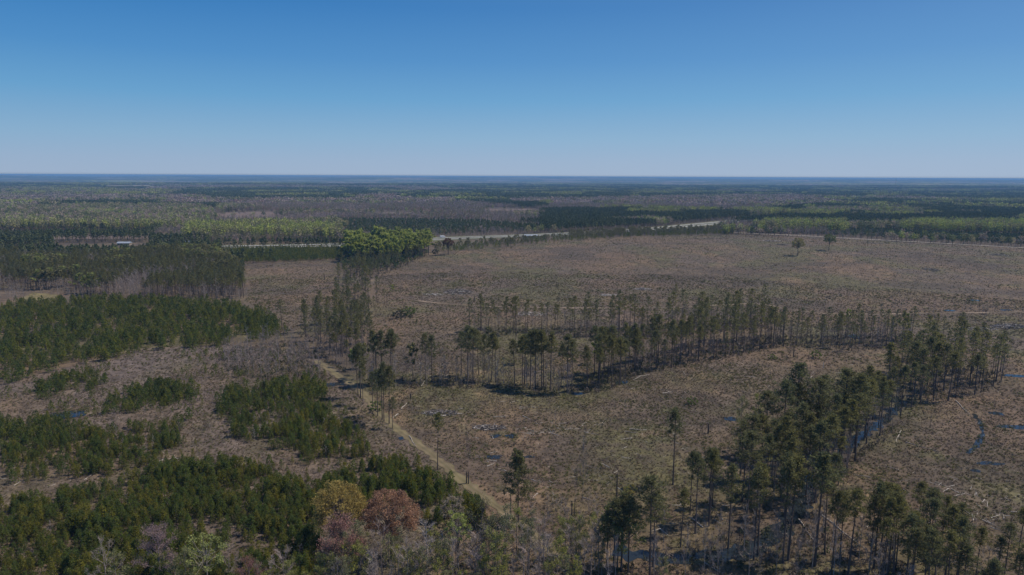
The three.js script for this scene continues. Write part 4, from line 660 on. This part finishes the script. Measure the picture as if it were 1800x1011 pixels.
// ---------------------------------------------------------------- buildings, vehicles and masts far off
function box(w, h, d, x, y, z) { const g = new THREE.BoxGeometry(w, h, d); g.translate(x, y, z); return g; }
function gable(w, h, d, y) { const s = new THREE.Shape(); s.moveTo(-d / 2, 0); s.lineTo(0, h); s.lineTo(d / 2, 0); s.closePath(); const g = new THREE.ExtrudeGeometry(s, { depth: w, bevelEnabled: false }); g.rotateY(Math.PI / 2); g.translate(-w / 2, y, 0); return g; }
const PALE = matte(.62, .60, .57), TIN = matte(.30, .34, .39, .5), TIMBER = matte(.30, .25, .21), PANE = matte(.05, .06, .08, .15), REDROOF = matte(.36, .22, .19), WHITE = matte(.78, .78, .76, .5);
function building(px, py, w, d, h, roofH, turn, wall, roof, label, cat = 'building') {
  const p = ground(px, py), g = thing(cat === 'house' ? 'house' : 'shed', p.x, p.z, turn); mesh('wall', box(w, h + 1, d, 0, h / 2 - .5, 0), wall, g); mesh('roof', gable(w + 1, roofH, d + 1.2, h), roof, g); mesh('door', box(1.2, 2.1, .1, w * .1, 1.05, d / 2 + .04), TIMBER, g);
  for (const x of [-.35, -.15, .3]) mesh('window', box(1.3, 1.1, .08, w * x, 1.7, d / 2 + .04), PANE, g); tag(g, label, cat);
}
building(219, 431, 17, 9, 3.2, 1.9, .08, TIMBER, TIN, 'long shed with a bluish tin roof beside the tan field', 'building');
building(327, 431, 8, 7, 4, 2.4, .6, PALE, TIN, 'small pale house between trees near the tin-roofed shed', 'house');
building(933, 417.5, 20, 9, 3, 2, -.05, PALE, TIN, 'low pale building beside the highway behind the clear-cut edge', 'building');
building(1387, 382, 20, 10, 3.6, 3, .2, PALE, TIN, 'pale-roofed house behind the lime hardwoods', 'house');
building(1452, 384, 14, 9, 3.6, 3, .1, PALE, TIN, 'small white house right of the pale-roofed house', 'house');
building(1604, 368, 36, 12, 5, 3, .35, PALE, TIN, 'long white shed in the dark pine plantation', 'building');
building(1616, 366.5, 22, 12, 5, 3, .35, PALE, TIN, 'shorter white shed at the end of the long white shed', 'building');
building(1620, 340, 60, 30, 9, 6, .1, PALE, REDROOF, 'pale pinkish building on the far wooded rise', 'building');
building(167, 333, 40, 20, 8, 5, 0, PALE, TIN, 'distant white farm building at the left of a red field', 'building');
building(172, 338, 34, 20, 8, 5, .3, PALE, TIN, 'distant pale farm house below the red field', 'house');
{
  const i = Math.round(highway.length * .375), p = highway[i], q = highway[i + 1], d = q.clone().sub(p).setY(0).normalize(), s = V(-d.z, 0, d.x), o = p.clone().addScaledVector(s, -15.3);
  const g = thing('box_truck', o.x, o.z, Math.atan2(-d.z, d.x)); g.position.y += .76;
  mesh('cargo_box', box(6.2, 2.7, 2.4, -1.2, 2.35, 0), WHITE, g); mesh('cab', box(1.9, 2.1, 2.2, 3, 1.65, 0), WHITE, g); mesh('windscreen', box(.06, .8, 1.9, 3.97, 2.1, 0), PANE, g); mesh('chassis', box(8, .3, 1.1, 0, .78, 0), TIMBER, g);
  for (const x of [-3, 2.9]) for (const z of [-1, 1]) { const w = new THREE.CylinderGeometry(.5, .5, .3, 14); w.rotateX(Math.PI / 2); w.translate(x, .5, z); mesh('wheel', w, PANE, g); }
  tag(g, 'white box truck driving on the highway below the lime woods', 'truck');
}
function mast(px, dist, top, label) {
  const d = ray(px, 320), t = dist / Math.hypot(d.x, d.z), x = d.x * t, z = d.z * t, g = thing('radio_mast', x, z), h = top - height(x, z), s = new Soup(), b = new Soup();
  const leg = times(3, (k) => V(Math.cos(k * 2.094), 0, Math.sin(k * 2.094)));
  for (let k = 0; k < 3; k++) s.tube(leg[k].clone().multiplyScalar(3.2), leg[k].clone().multiplyScalar(.8).setY(h), .35, .25, 5);
  for (let y = 0; y < h - 6; y += 7) for (let k = 0; k < 3; k++) { const r = (v) => lerp(3.2, .8, v / h); b.tube(leg[k].clone().multiplyScalar(r(y)).setY(y), leg[(k + 1) % 3].clone().multiplyScalar(r(y + 7)).setY(y + 7), .16, .16, 3); }
  mesh('legs', s.build(), matte(.10, .10, .11), g).userData.kind = 'stuff'; mesh('bracing', b.build(), matte(.10, .10, .11), g).userData.kind = 'stuff'; tag(g, label, 'mast');
}
mast(1575, 7000, 98, 'dark radio mast on the horizon beyond the pinkish building'); mast(450, 9500, 98, 'faint thin radio mast on the horizon beyond the bare woods');

renderer.render(scene, camera);
